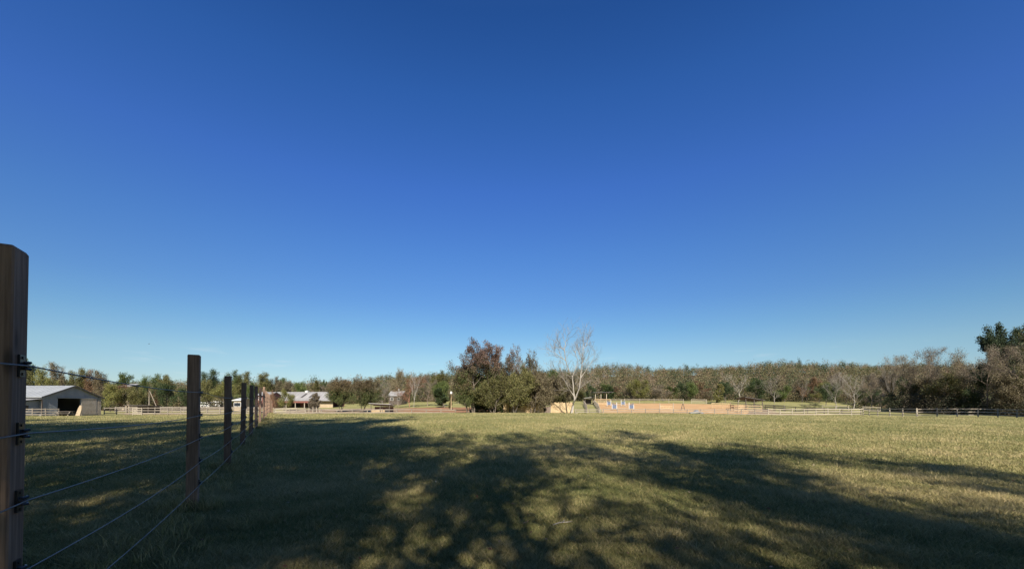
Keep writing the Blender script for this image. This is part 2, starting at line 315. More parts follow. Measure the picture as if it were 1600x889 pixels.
def build_ground():
    nr, na = 300, 900
    r = np.concatenate([[0], np.geomspace(.6, 2900, nr-1)]); a = np.linspace(0, 2*np.pi, na, endpoint=False)
    RR, AA = np.meshgrid(r, a, indexing='ij'); X = RR*np.sin(AA); Y = RR*np.cos(AA); Z = hgt(X, Y)
    V = np.stack([X, Y, Z], -1).reshape(-1, 3)
    i = np.arange(nr-1)[:, None]; j = np.arange(na)[None, :]; j2 = (j+1) % na
    Fq = np.stack([i*na+j, i*na+j2, (i+1)*na+j2, (i+1)*na+j], -1).reshape(-1, 4)[:, ::-1]
    me = bpy.data.meshes.new('ground'); me.vertices.add(len(V)); me.vertices.foreach_set('co', V.ravel().astype(np.float32))
    me.loops.add(Fq.size); me.loops.foreach_set('vertex_index', Fq.ravel().astype(np.int32))
    me.polygons.add(len(Fq)); me.polygons.foreach_set('loop_start', np.arange(0, Fq.size, 4, dtype=np.int32)); me.update(calc_edges=True)
    me.shade_smooth()
    px = CX+F*X/np.maximum(Y, 1); fwd = (Y > 5)
    dirt = ss(410, 470, px)*ss(905, 860, px)*ss(76, 80, Y)*ss(125, 112, Y)*.85
    dirt = np.maximum(dirt, ss(170, 200, px)*ss(470, 430, px)*ss(78, 84, Y)*ss(110, 96, Y)*.55)
    dirt = np.maximum(dirt, ss(925, 945, px)*ss(1330, 1260, px)*ss(73.5, 76, Y)*ss(92, 84, Y)*.95)
    dirt = np.maximum(dirt, ss(1080, 1120, px)*ss(1240, 1190, px)*ss(84, 88, Y)*ss(112, 105, Y)*.8)
    red = ss(600, 650, px)*ss(800, 760, px)*ss(80, 86, Y)
    red = np.maximum(red, ss(930, 950, px)*ss(1180, 1150, px)*.5)
    wood = ss(168, 205, Y)*1.0
    wood = np.maximum(wood, ss(1395, 1440, px)*ss(90, 97, Y)); wood = np.maximum(wood, ss(430, 380, px)*ss(112, 122, Y)*ss(-1500, -1000, px))
    C = np.ones((nr, na, 4), np.float32); C[..., 0] = dirt*fwd; C[..., 1] = red*fwd; C[..., 2] = wood*fwd
    at = me.color_attributes.new('tint', 'FLOAT_COLOR', 'POINT'); at.data.foreach_set('color', C.ravel())
    me.materials.append(M['ground']); o = bpy.data.objects.new('ground', me); COL.objects.link(o); tag(o, kind='structure')
build_ground()

def drape(name, poly_px, mat, dz, nu=40, nv=16):
    """quad patch [(px,Y)*4] draped dz above the ground, with a skirt"""
    P = [Vector((wx(p, y), y, 0)) for p, y in poly_px]; mb = MB()
    for j in range(nv+1):
        for i in range(nu+1):
            u, v_ = i/nu, j/nv; a = P[0].lerp(P[1], u); b = P[3].lerp(P[2], u); q = a.lerp(b, v_)
            e = dz if 0 < i < nu and 0 < j < nv else -.05
            mb.v.append((q.x, q.y, gz(q.x, q.y)+e))
    for j in range(nv):
        for i in range(nu): k = j*(nu+1)+i; mb.f.append((k, k+1, k+nu+2, k+nu+1))
    o = mb.build(name, mat, smooth=True); tag(o, kind='structure'); return o
drape('riding_arena_sand', [(941, 84), (1172, 84), (1168, 138), (928, 138)], M['sand'], .10)

# ------------------------------------------------------------------ trees
def grow(rng, H, levels=4, trunk_r=.2, start=.25, kids=(9, 6, 5, 4), ratio=(.5, .5, .5, .45), ang=(50, 45, 45, 40), gn=.12, up=.10, lean=(0, 0), forks=1, taper=.8, prof='round'):
    segs = []
    def perp(d):
        a = d.cross(Vector((rng.gauss(0, 1), rng.gauss(0, 1), rng.gauss(0, 1)))); return a.normalized()
    def br(p, d, Ln, r, lev, st):
        n = (9, 6, 5, 3, 2)[min(lev, 4)]; q = p.copy(); rr = r
        pts = [(q.copy(), rr, d.copy())]
        for i in range(n):
            d = (d+Vector((rng.gauss(0, gn), rng.gauss(0, gn), rng.gauss(0, gn)*.6+up*(1 if lev else .3)))).normalized()
            q2 = q+d*Ln/n; r2 = r*(1-taper*(i+1)/n); segs.append((q.copy(), q2.copy(), rr, r2, lev)); q = q2; rr = r2; pts.append((q.copy(), rr, d.copy()))
        if lev < levels:
            K = kids[lev]
            for k in range(K):
                t = st+(1-st)*(k+rng.random())/K; t = min(t, .99); fi = t*n; i0 = int(fi); f = fi-i0
                a, b = pts[i0], pts[min(i0+1, n)]; pos = a[0].lerp(b[0], f); rad = a[1]*(1-f)+b[1]*f; dd = a[2]
                an = R(ang[lev]*rng.uniform(.65, 1.2)); pr = perp(dd); nd = (dd*math.cos(an)+pr*math.sin(an)).normalized()
                if nd.z < -.25: nd.z *= -.3; nd.normalize()
                tt = (t-st)/(1-st)
                if lev: k_ = 1.15-.55*t
                elif prof == 'round': k_ = .62+.42*math.sin(math.pi*min(1, tt*.9+.12))+(.0 if tt < .8 else .06)
                elif prof == 'top': k_ = .5+.75*tt
                else: k_ = 1.15-.75*t
                cl = Ln*ratio[lev]*k_*rng.uniform(.75, 1.2)
                br(pos, nd, cl, min(rad*.7, r*.5), lev+1, .15)
    for k in range(forks):
        a = 2*math.pi*(k+rng.random()*.5)/forks; off = .0 if forks == 1 else .24
        br(Vector((math.cos(a)*.15*(forks > 1), math.sin(a)*.15*(forks > 1), 0)), Vector((math.cos(a)*off+lean[0], math.sin(a)*off+lean[1], 1)).normalized(), H*(1 if k == 0 else rng.uniform(.75, .95)), trunk_r, 0, start)
    return segs
SIDES = (8, 5, 4, 3, 3)
def seg_mesh(segs, minr=.0, maxlev=9):
    mb_v = []; mb_f = []
    for p, q, ra, rb, lev in segs:
        if lev > maxlev: continue
        n = SIDES[min(lev, 4)]; d = (q-p).normalized(); a = d.cross(Vector((0, 0, 1)) if abs(d.z) < .9 else Vector((1, 0, 0))).normalized(); b = d.cross(a); k = len(mb_v)
        ra = max(ra, minr); rb = max(rb, minr)
        for c, rr in ((p, ra), (q, rb)):
            for j in range(n):
                t = 2*math.pi*j/n; mb_v.append(tuple(c+(a*math.cos(t)+b*math.sin(t))*rr))
        for j in range(n): mb_f.append((k+j, k+(j+1) % n, k+n+(j+1) % n, k+n+j))
    me = bpy.data.meshes.new('trunk'); me.from_pydata(mb_v, [], mb_f); me.update(); me.shade_smooth(); return me
def leaf_quads(nr, C, size, tint, flat=.5):
    """C (n,3) leaf centres -> quads randomly turned"""
    n = len(C); nrm = nr.normal(size=(n, 3)); nrm[:, 2] = np.abs(nrm[:, 2])+flat; nrm /= np.linalg.norm(nrm, axis=1)[:, None]
    t = nr.normal(size=(n, 3)); u = np.cross(nrm, t); u /= np.linalg.norm(u, axis=1)[:, None]+1e-9; v = np.cross(nrm, u)
    s = size*nr.uniform(.6, 1.3, (n, 1)); a = u*s; b = v*s*nr.uniform(.5, .9, (n, 1))
    V = np.stack([C-a, C-b*1.0, C+a*1.05, C+b], 1).reshape(-1, 3)
    return V, np.repeat(tint, 4, axis=0)
def crown_mesh(nr, segs, minlev, per, spread, size, H, drop=0.0, clip=None, flat=.5):
    pts = []; cl = []
    for k, (p, q, ra, rb, lev) in enumerate(segs):
        if lev >= minlev:
            m = p.lerp(q, .7); pts.append(tuple(m))
    P = np.array(pts)
    # clump noise: drop whole regions to open gaps
    ph = nr.uniform(0, 6, 6); f = 2*np.pi/(H*.24)
    nval = np.sin(P[:, 0]*f+ph[0])*np.sin(P[:, 1]*f*1.1+ph[1])*np.sin(P[:, 2]*f*1.2+ph[2])
    keep = (nval > -1+drop*1.2) & (nr.random(len(P)) > drop*.5); P = P[keep]; nval = nval[keep]
    n = len(P)*per; C = np.repeat(P, per, axis=0)+np.clip(nr.normal(size=(n, 3)), -1.5, 1.5)*spread
    f2 = 2*np.pi/(H*.16)
    g = .5+.5*np.sin(C[:, 0]*f2+ph[3])*np.sin(C[:, 1]*f2+ph[4])*np.sin(C[:, 2]*f2*1.1+ph[5]); g = np.clip(g+nr.normal(size=n)*.08, 0, 1)
    T = np.stack([nr.random(n), g, np.clip(C[:, 2]/H, 0, 1)], 1)
    ok = C[:, 2] > .3; C = C[ok]; T = T[ok]
    V, T4 = leaf_quads(nr, C, size, T, flat)
    me_o = mesh_np('crown', V, 4, len(C), M['leaf_green'], T4); me = me_o.data; bpy.data.objects.remove(me_o); return me
ARCH = {}
def arch(name, seed, H, leafy=True, per=5, spread=.5, size=.24, minlev=3, drop=.3, maxlev=9, minr=.012, flat=.5, **kw):
    rng = random.Random(seed); nr = np.random.default_rng(seed); segs = grow(rng, H, **kw)
    top = max(s[1].z for s in segs); rad = float(np.percentile([math.hypot(s[1].x, s[1].y) for s in segs], 96))
    tm = seg_mesh(segs, minr, maxlev); cm = crown_mesh(nr, segs, minlev, per, spread, size, top, drop, flat=flat) if leafy else None
    ARCH[name] = (tm, cm, top, rad)
for k in range(3): arch('bushy%d' % k, 11+k, 9, kids=(13, 6, 4, 2), ratio=(.62, .5, .5, .45), start=.10, ang=(66, 48, 45, 40), per=10, spread=.5, size=.15, levels=3, minlev=2, maxlev=2)
for k in range(3): arch('tall%d' % k, 31+k, 14, kids=(14, 6, 4, 2), ratio=(.38, .5, .5, .45), start=.16, ang=(55, 48, 45, 40), per=9, spread=.55, size=.165, levels=3, minlev=2, maxlev=2)
for k in range(2): arch('pine%d' % k, 51+k, 17, kids=(26, 8, 5, 2), ratio=(.33, .5, .5, .45), start=.52, ang=(80, 45, 45, 40), per=9, spread=.45, size=.17, levels=3, minlev=2, maxlev=2, up=.0, drop=.25, prof='round')
for k in range(2): arch('cedar%d' % k, 61+k, 8, kids=(26, 6, 3, 2), ratio=(.34, .4, .5, .45), start=.06, ang=(70, 40, 45, 40), per=5, spread=.25, size=.16, levels=3, minlev=2, maxlev=1, up=.12, drop=.1, prof='cone')
for k in range(3): arch('bare%d' % k, 71+k, 12, leafy=False, kids=(9, 6, 5, 4), ratio=(.62, .55, .5, .5), start=.22, ang=(40, 38, 38, 35), levels=4, minr=.010, up=.16, trunk_r=.15)
for k in range(3): arch('twiggy%d' % k, 81+k, 12, kids=(12, 6, 5, 3), ratio=(.58, .5, .5, .5), start=.12, ang=(58, 45, 42, 35), per=4, spread=.5, size=.095, levels=4, minlev=3, drop=.15, minr=.014, up=.05)
for k in range(2): arch('clump%d' % k, 91+k, 7.5, kids=(17, 7, 5, 2), ratio=(.5, .5, .5, .45), start=.26, ang=(60, 48, 45, 40), per=5, spread=.28, size=.10, levels=3, minlev=2, maxlev=3, forks=3, drop=.12, trunk_r=.12)
arch('clumptall', 97, 12.2, kids=(17, 7, 5, 3), ratio=(.42, .5, .5, .45), start=.20, ang=(60, 48, 45, 40), per=7, spread=.36, size=.12, levels=3, minlev=2, maxlev=3, forks=2, drop=.22, trunk_r=.22)
arch('clumpsparse', 98, 11.6, kids=(13, 6, 5, 3), ratio=(.34, .5, .5, .5), start=.30, ang=(38, 36, 40, 40), per=1, spread=.25, size=.11, levels=4, minlev=3, maxlev=4, drop=.55, minr=.014, up=.16, trunk_r=.14)
arch('shade', 101, 16, kids=(18, 8, 5, 4), ratio=(.42, .55, .5, .45), start=.30, ang=(60, 48, 45, 40), per=6, spread=.34, size=.14, levels=3, minlev=2, maxlev=3, drop=.32, trunk_r=.24)
arch('shade1', 102, 13, kids=(11, 7, 5, 4), ratio=(.45, .5, .5, .45), start=.5, ang=(66, 48, 45, 40), per=4, spread=.28, size=.12, levels=3, minlev=2, maxlev=3, drop=.6, trunk_r=.18)

def put_tree(kind, loc, height, width, leaf, bark, name, label, cat='tree', group=None, rz=0.0, crown_name='crown'):
    tm, cm, top, rad = ARCH[kind]
    root = empty(name, loc, rz, label, cat, group)
    sz = height/top; sw = (width/2)/rad if width else sz
    t = bpy.data.objects.new('trunk', tm); COL.objects.link(t); t.parent = root; t.scale = (sw, sw, sz)
    if not tm.materials: tm.materials.append(M['bark'])
    t.material_slots[0].link = 'OBJECT'; t.material_slots[0].material = M[bark]
    if cm is not None:
        c = bpy.data.objects.new(crown_name, cm); COL.objects.link(c); c.parent = root; c.scale = (sw, sw, sz)
        c.material_slots[0].link = 'OBJECT'; c.material_slots[0].material = M['leaf_'+leaf]
    return root
ORD = ['first', 'second', 'third', 'fourth', 'fifth', 'sixth', 'seventh', 'eighth', 'ninth', 'tenth', 'eleventh', 'twelfth', 'thirteenth', 'fourteenth', 'fifteenth', 'sixteenth', 'seventeenth', 'eighteenth', 'nineteenth', 'twentieth',
       'twenty-first', 'twenty-second', 'twenty-third', 'twenty-fourth', 'twenty-fifth', 'twenty-sixth', 'twenty-seventh', 'twenty-eighth', 'twenty-ninth', 'thirtieth', 'thirty-first', 'thirty-second', 'thirty-third', 'thirty-fourth', 'thirty-fifth', 'thirty-sixth', 'thirty-seventh', 'thirty-eighth']
trng = random.Random(5)
def tree_px(kind, px, ytop, Y, wpx, leaf, bark, name, label, group=None, cat='tree'):
    g = G(px, Y); H = zat(ytop, Y)-g.z
    return put_tree(kind, g-Vector((0, 0, .08)), H, wpx*Y/F, leaf, bark, name, label, cat, group, (px*2.399+Y) % 6.28)

# --- trees that stand out (each with its own words)
tree_px('clumptall', 768, 534, 71.2, 62, 'redtop', 'bark', 'clump_tree', 'purple-red crowned tree just right of the tallest leafy one in the mid-field clump', 'trees of the mid-field clump')
tree_px('clumptall', 740, 531, 70, 70, 'redtop', 'bark', 'clump_tree', 'tall tree at the left of the mid-field clump, purple-red crown above green', 'trees of the mid-field clump')
tree_px('clumpsparse', 806, 535, 70.5, 44, 'redtop', 'greybark', 'clump_tree', 'nearly leafless grey tree rising from the middle of the mid-field clump', 'trees of the mid-field clump')
tree_px('clumpsparse', 829, 543, 71.5, 40, 'rusttop', 'bark', 'clump_tree', 'thin tree with a small reddish pointed top right of the nearly leafless one', 'trees of the mid-field clump')
tree_px('clump0', 731, 580, 69, 54, 'rusttop', 'bark', 'clump_tree', 'low green and rust bushy tree at the left end of the mid-field clump', 'trees of the mid-field clump')
tree_px('clump1', 772, 580, 68.8, 64, 'olive', 'bark', 'clump_tree', 'low olive-brown tree right in front of the purple-red tree', 'trees of the mid-field clump')
tree_px('clump0', 803, 576, 69.6, 64, 'olive', 'bark', 'clump_tree', 'round dark olive tree under the nearly leafless grey tree', 'trees of the mid-field clump')
tree_px('clump1', 836, 572, 70.6, 64, 'brown', 'bark', 'clump_tree', 'brown-topped bushy tree in the right half of the mid-field clump', 'trees of the mid-field clump')
tree_px('clump0', 866, 580, 76.0, 60, 'brown', 'bark', 'clump_tree', 'low brown-green tree overhanging the tan plank wall', 'trees of the mid-field clump')
tree_px('clump1', 882, 594, 75.5, 40, 'olive', 'bark', 'clump_tree', 'small olive tree at the right end of the clump behind the white tree', 'trees of the mid-field clump')

tree_px('clumptall', 798, 556, 72.5, 54, 'rusttop', 'bark', 'clump_tree', 'olive tree with brownish top filling the middle of the mid-field clump behind the others', 'trees of the mid-field clump')
tree_px('clumptall', 826, 560, 73.5, 50, 'olive', 'bark', 'clump_tree', 'plain olive tree behind the thin one with the reddish top', 'trees of the mid-field clump')
for q_, (px_, yt_) in enumerate([(742, 622), (760, 624), (776, 620), (794, 618), (812, 621), (829, 619), (846, 622)]):
    tree_px('cedar%d' % (q_ % 2), px_, yt_, 74.2, 24, 'dark', 'bark', 'clump_shrub', ['first', 'second', 'third', 'fourth', 'fifth', 'sixth', 'seventh'][q_]+' dark low shrub from the left between the stems of the mid-field clump', 'dark shrubs under the mid-field clump', 'shrub')

# the white bare tree, limbs laid out by hand
def white_tree():
    Y = 68.0; base = G(890, Y); root = empty('bare_tree', base-Vector((0, 0, .1)), 0, 'pale-barked bare tree with forked trunk standing at the right of the clump', 'tree')
    def pt(px, py, dy=0): yy = Y+dy; return Vector((wx(px, yy), yy, zat(py, yy)))-base
    limbs = [([(893, 646, 0), (895, 634, 0), (898, 624, 0), (901, 617, .2)], .26, .20),
             ([(898, 624, 0), (896.5, 612, -.3), (895.5, 598, -.5), (894, 588, -.5), (889, 578, -.8), (884, 562, -1), (882, 545, -1.2), (885, 530, -1.4), (888, 520, -1.5)], .16, .03),
             ([(901, 617, .2), (905, 605, .4), (907, 590, .6), (909, 573, .8), (911, 555, 1), (911.5, 535, 1.2), (913, 515, 1.3)], .17, .03),
             ([(907, 590, .6), (914, 580, 1.2), (921, 570, 1.6), (927, 560, 2), (932, 550, 2.2)], .09, .02),
             ([(898, 619, 0), (890, 608, -.8), (883, 595, -1.4), (875, 584, -2), (867, 577, -2.3), (860, 574, -2.4)], .11, .02),
             ([(894, 588, -.5), (900, 575, -.2), (903, 562, 0), (899, 550, .2), (894, 540, .3)], .09, .02),
             ([(884, 562, -1), (876, 557, -1.6), (868, 551, -2), (860, 546, -2.2), (855, 541, -2.3)], .07, .015),
             ([(905, 605, .4), (911, 602, 1), (917, 597, 1.6), (924, 592, 2)], .06, .015),
             ([(911.5, 545, 1.1), (917, 537, 1.5), (920, 527, 1.7), (921, 518, 1.8)], .06, .015),
             ([(882, 545, -1.2), (876, 541, -1.8), (871, 536, -2.1), (868, 530, -2.3)], .05, .012),
             ([(911, 560, 1), (906, 553, 1.8), (902, 545, 2.2), (901, 536, 2.4)], .05, .012),
             ([(909, 573, .8), (915, 566, 0), (920, 556, -.6), (923, 546, -.9)], .05, .012)]
    mb = MB(); rng = random.Random(3); tips = []
    for pts, ra, rb in limbs:
        P = [pt(*p) for p in pts]; n = len(P); mb.tube(P, [.8*(ra+(rb-ra)*i/(n-1)) for i in range(n)], 7)
        for i in range(1, n):
            if True:
                for k in range(3):
                    if P[i].z > 4.0: tips.append((P[i-1].lerp(P[i], rng.random()), (P[i]-P[i-1]).normalized(), ra+(rb-ra)*i/(n-1)))
    mb.build('trunk', M['palebark'], root, smooth=True)
    tw = MB()
    def tw_br(p, d, Ln, r, lev):
        pts = [p]; q = p
        for i in range(4):
            d = (d+Vector((rng.gauss(0, .16), rng.gauss(0, .16), rng.gauss(0, .1)+.09))).normalized(); q = q+d*Ln/4; pts.append(q)
            if lev < 2:
                pr = d.cross(Vector((rng.gauss(0, 1), rng.gauss(0, 1), rng.gauss(0, 1)))).normalized()
                tw_br(q, (d*.75+pr*.6).normalized(), Ln*.55, r*.6, lev+1)
        tw.tube(pts, [r*(1-.6*i/4) for i in range(5)], 3, cap=False)
    for p, d, r in tips:
        pr = d.cross(Vector((rng.gauss(0, 1), rng.gauss(0, 1), rng.gauss(0, 1)))).normalized()
        tw_br(p, (d*.7+pr*.65).normalized(), rng.uniform(1.0, 2.2), min(.028, r*.5+.008), 0)
    tw.build('twigs', M['greybark'], root)
white_tree()

tree_px('bushy0', 443, 607, 108, 32, 'yellow', 'bark', 'yellow_green_tree', 'yellow-green round tree in front of the long pale-roofed barn')
tree_px('cedar0', 491, 614, 92, 19, 'greybrown', 'bark', 'conical_shrub', 'small conical reddish-brown shrub before the long pale-roofed barn', cat='shrub')
tree_px('clump0', 533, 589, 98, 56, 'rusttop', 'bark', 'rust_topped_tree', 'left one of the two broad rust-topped green trees by the open shed')
tree_px('clump1', 566, 587, 96, 54, 'rusttop', 'bark', 'rust_topped_tree', 'right one of the two broad rust-topped green trees, overhanging the open shed')
tree_px('bare0', 598, 590, 125, 34, '', 'greybark', 'bare_tree', 'pale bare tree with upright branches behind the small open shed')
tree_px('bare1', 646, 577, 118, 44, '', 'palebark', 'bare_tree', 'white-trunked leaning bare tree with a reddish haze of twigs, left of the birdhouse pole')
tree_px('twiggy0', 640, 586, 124, 48, 'rust', 'redtwig', 'reddish_tree', 'reddish-brown twiggy tree right behind the white-trunked leaning tree')
tree_px('twiggy1', 603, 608, 132, 26, 'greybrown', 'twig', 'grey_shrub', 'grey leafless shrub in front of the small pale-roofed house', cat='shrub')
tree_px('twiggy2', 622, 618, 120, 22, 'brown', 'twig', 'brown_shrub', 'low brown shrub between the small house and the white-trunked leaning tree', cat='shrub')
tree_px('bushy0', 620, 575, 150, 34, 'brown', 'bark', 'brown_tree', 'tan-brown tree behind the little grey-roofed house')
tree_px('bushy1', 692, 594, 128, 34, 'green', 'bark', 'green_tree', 'rounded dark green tree left of the birdhouse pole')
tree_px('cedar1', 695, 607, 118, 30, 'dark', 'bark', 'dark_shrub', 'low dark green shrub just left of the birdhouse pole', cat='shrub')
tree_px('twiggy1', 668, 584, 130, 36, 'greybrown', 'twig', 'grey_brown_tree', 'grey-brown leafless bushy tree between the reddish tree and the birdhouse pole')
tree_px('bare2', 1153, 580, 150, 46, '', 'palebark', 'bare_tree', 'white bare fan-shaped tree behind the tan paddock fence')
tree_px('bare0', 1210, 585, 155, 44, '', 'greybark', 'bare_tree', 'greyish bare tree just right of the dark-roofed shelter')
tree_px('bare1', 1253, 592, 128, 22, '', 'greybark', 'bare_tree', 'slender bare tree with a long straight trunk in the grassy gap')
tree_px('bare0', 1307, 578, 112, 44, '', 'palebark', 'bare_tree', 'pale bare tree with a low fork in front of the dark hollow')
tree_px('bare2', 1333, 580, 108, 44, '', 'palebark', 'bare_tree', 'bare tree with two crooked white stems right of the low-forked one')
tree_px('bare1', 1393, 558, 118, 50, '', 'greybark', 'bare_tree', 'tallest pale bare tree, above the whitish end of the board fence')
tree_px('twiggy2', 1362, 585, 110, 44, 'greybrown', 'twig', 'grey_brown_tree', 'low dark-stemmed brown tree before the tallest pale bare tree')
for q, (px, yt, Y, wp, nm) in enumerate([(1424, 552, 104, 58, 'leftmost'), (1462, 543, 98, 70, 'second from the left'), (1502, 545, 92, 70, 'middle'), (1545, 541, 86, 76, 'second from the right'), (1590, 538, 82, 84, 'rightmost')]):
    tree_px('twiggy%d' % (q % 3), px, yt, Y, wp, 'greybrown' if q % 2 else 'brown', 'twig', 'thicket_tree', nm+' of five grey-brown trees in the dark thicket on the right', 'grey-brown thicket trees on the right')
for q, (px, yt, Y, wp) in enumerate([(1405, 590, 101, 50), (1440, 588, 97, 52), (1482, 585, 90, 56), (1525, 580, 85, 60), (1570, 582, 80, 64), (1615, 575, 78, 64)]):
    tree_px('bushy%d' % (q % 3), px, yt, Y+3, wp, ('dark', 'brown', 'olive')[q % 3], 'bark', 'understorey_tree', ORD[q]+' low dark leafy tree from the left behind the shaded fence', 'low leafy trees under the thicket')
tree_px('pine0', 1552, 510, 96, 100, 'pine', 'bark', 'pine_tree', 'dark pine whose flat top rises over the right-hand thicket', 'tall pines on the right')
tree_px('pine1', 1603, 496, 92, 104, 'pine', 'bark', 'pine_tree', 'tallest dark pine, cut by the right edge of the picture', 'tall pines on the right')
tree_px('twiggy2', 426, 608, 50, 15, 'rust', 'redtwig', 'rusty_vine_shrub', 'rusty brown twiggy shrub growing at the far end of the wire fence', cat='shrub')
tree_px('twiggy1', 1268, 629, 100, 34, 'dark', 'twig', 'low_shrub', 'wide low dark shrub in the grassy gap near the bare trees', cat='shrub')
tree_px('cedar1', 1118, 600, 142, 22, 'olive', 'bark', 'bush', 'bushy olive shrub at the arena corner behind the tan paddock fence', cat='shrub')
tree_px('bushy2', 1133, 596, 148, 26, 'dark', 'bark', 'green_tree', 'dark green rounded tree left of the white fan-shaped bare tree')
tree_px('twiggy0', 241, 606, 112, 16, 'rust', 'redtwig', 'reddish_shrub', 'small reddish leafless shrub beside the leaning pole', cat='shrub')
tree_px('bushy1', 204, 603, 106, 32, 'olive', 'bark', 'olive_tree', 'low olive tree in front of the pale-roofed house half hidden in the trees')
tree_px('cedar0', 397, 598, 95, 14, 'dark', 'bark', 'dark_conifer', 'small dark green conifer seen between the distant fence posts')
tree_px('cedar0', 703, 623, 105, 7, 'olive', 'bark', 'small_bush', 'small round bush at the foot of the birdhouse pole', cat='shrub')

arch('shadethin', 104, 16, kids=(15, 7, 5, 4), ratio=(.42, .55, .5, .45), start=.30, ang=(60, 48, 45, 40), per=4, spread=.30, size=.13, levels=3, minlev=2, maxlev=3, drop=.72, trunk_r=.22)
# --- wood edge: trees one can tell apart, by colour and order
EDGE = [ # px, top y, Y, width px, archetype, leaf
 (-60, 566, 120, 44, 'tall0', 'olive'), (-20, 562, 124, 46, 'tall1', 'brown'), (15, 566, 120, 40, 'tall2', 'olive'),
 (52, 560, 128, 44, 'pine0', 'green'), (72, 572, 118, 36, 'bushy0', 'yellow'), (92, 568, 128, 36, 'tall0', 'brown'), (112, 574, 126, 34, 'tall1', 'olive'), (135, 577, 128, 34, 'tall2', 'rust'),
 (155, 580, 128, 36, 'tall0', 'brown'), (172, 598, 104, 34, 'bushy1', 'yellow'), (195, 600, 108, 30, 'bushy2', 'rust'), (200, 582, 130, 40, 'tall1', 'green'), (222, 586, 126, 34, 'bushy0', 'green'),
 (222, 604, 108, 26, 'bushy1', 'olive'), (246, 584, 132, 36, 'tall2', 'green'), (262, 598, 112, 34, 'bushy2', 'dark'), (272, 586, 128, 36, 'tall0', 'olive'), (290, 604, 110, 30, 'bushy0', 'dark'), (318, 576, 134, 38, 'tall1', 'dark'),
 (328, 592, 118, 34, 'bushy1', 'olive'), (352, 578, 134, 38, 'tall2', 'green'), (350, 598, 116, 34, 'bushy2', 'yellow'), (376, 580, 134, 36, 'tall0', 'olive'), (380, 600, 116, 28, 'bushy0', 'green'), (404, 582, 140, 36, 'tall1', 'olive'), (422, 588, 142, 30, 'tall2', 'brown'),
 (446, 594, 165, 32, 'bushy1', 'brown'), (466, 596, 160, 26, 'bushy2', 'green'), (486, 594, 170, 28, 'tall0', 'olive'), (505, 586, 175, 20, 'pine1', 'dark'), (512, 600, 160, 30, 'twiggy1', 'greybrown'), (545, 592, 175, 32, 'tall1', 'rust'), (592, 590, 170, 34, 'tall2', 'brown'),
 (660, 580, 175, 34, 'tall0', 'brown'), (680, 575, 170, 34, 'tall1', 'olive'), (700, 573, 175, 34, 'tall2', 'olive'), (716, 584, 150, 32, 'twiggy2', 'brown'),
 (889, 582, 168, 34, 'tall1', 'olive'), (874, 578, 172, 34, 'tall0', 'green'), (856, 580, 170, 32, 'tall2', 'brown'), (436, 590, 166, 30, 'tall0', 'green'), (920, 598, 150, 24, 'bushy0', 'dark'), (906, 590, 165, 36, 'tall0', 'olive'), (940, 586, 170, 34, 'bushy1', 'green'), (950, 604, 152, 22, 'cedar0', 'dark'), (962, 590, 172, 32, 'tall1', 'rust'), (982, 582, 178, 34, 'tall2', 'brown'), (1001, 592, 165, 34, 'bushy2', 'yellow'),
 (1020, 584, 178, 34, 'tall0', 'greybrown'), (1037, 600, 162, 28, 'bushy0', 'greybrown'), (1052, 590, 172, 34, 'tall1', 'green'), (1073, 580, 176, 36, 'tall2', 'dark'), (1083, 596, 165, 28, 'bushy1', 'green'), (1100, 578, 176, 34, 'tall0', 'rust'), (1112, 590, 168, 28, 'twiggy0', 'brown'),
 (1135, 576, 178, 36, 'tall1', 'dark'), (1160, 574, 180, 34, 'tall2', 'olive'), (1182, 592, 160, 30, 'bushy2', 'dark'), (1186, 574, 182, 34, 'tall0', 'green'), (1206, 578, 176, 34, 'tall1', 'brown'), (1226, 584, 165, 32, 'bushy0', 'green'), (1240, 576, 175, 32, 'tall2', 'brown'),
 (1260, 578, 165, 34, 'tall0', 'rust'), (1280, 580, 160, 34, 'tall1', 'yellow'), (1290, 598, 135, 32, 'bushy1', 'dark'), (1300, 570, 170, 34, 'tall2', 'greybrown'), (1322, 572, 165, 34, 'twiggy1', 'olive'), (1346, 568, 160, 36, 'tall0', 'brown'), (1350, 606, 120, 26, 'bushy2', 'green'),
 (1370, 566, 150, 38, 'tall1', 'greybrown'), (1378, 604, 116, 30, 'bushy0', 'dark'), (1400, 560, 140, 40, 'tall2', 'brown'), (1422, 556, 135, 38, 'twiggy0', 'brown')]
CW = dict(green='green', olive='olive-green', yellow='yellow-green', rust='rust-red', brown='tan-brown', dark='dark green', greybrown='grey-brown')
cnt = {}
for e in sorted(EDGE): cnt.setdefault(e[5], []).append(e)
for lf, L_ in cnt.items():
    for k, (px, yt, Y, wp, kd, lf2) in enumerate(L_):
        if 890 < px < 1440 and yt < 592: yt += 12+(px*7 % 9)
        if 430 < px < 730 and yt < 590: yt += 7
        if kd.startswith('pine'): sort_, nm = 'pine', 'pine_tree'
        else: sort_, nm = 'tree', 'woodland_tree'
        tree_px(kd, px, yt, Y, wp, lf, 'twig' if kd.startswith('twig') else 'bark', nm, '%s %s %s from the left along the front edge of the woods' % (ORD[k], CW[lf], sort_), 'trees along the front edge of the woods')

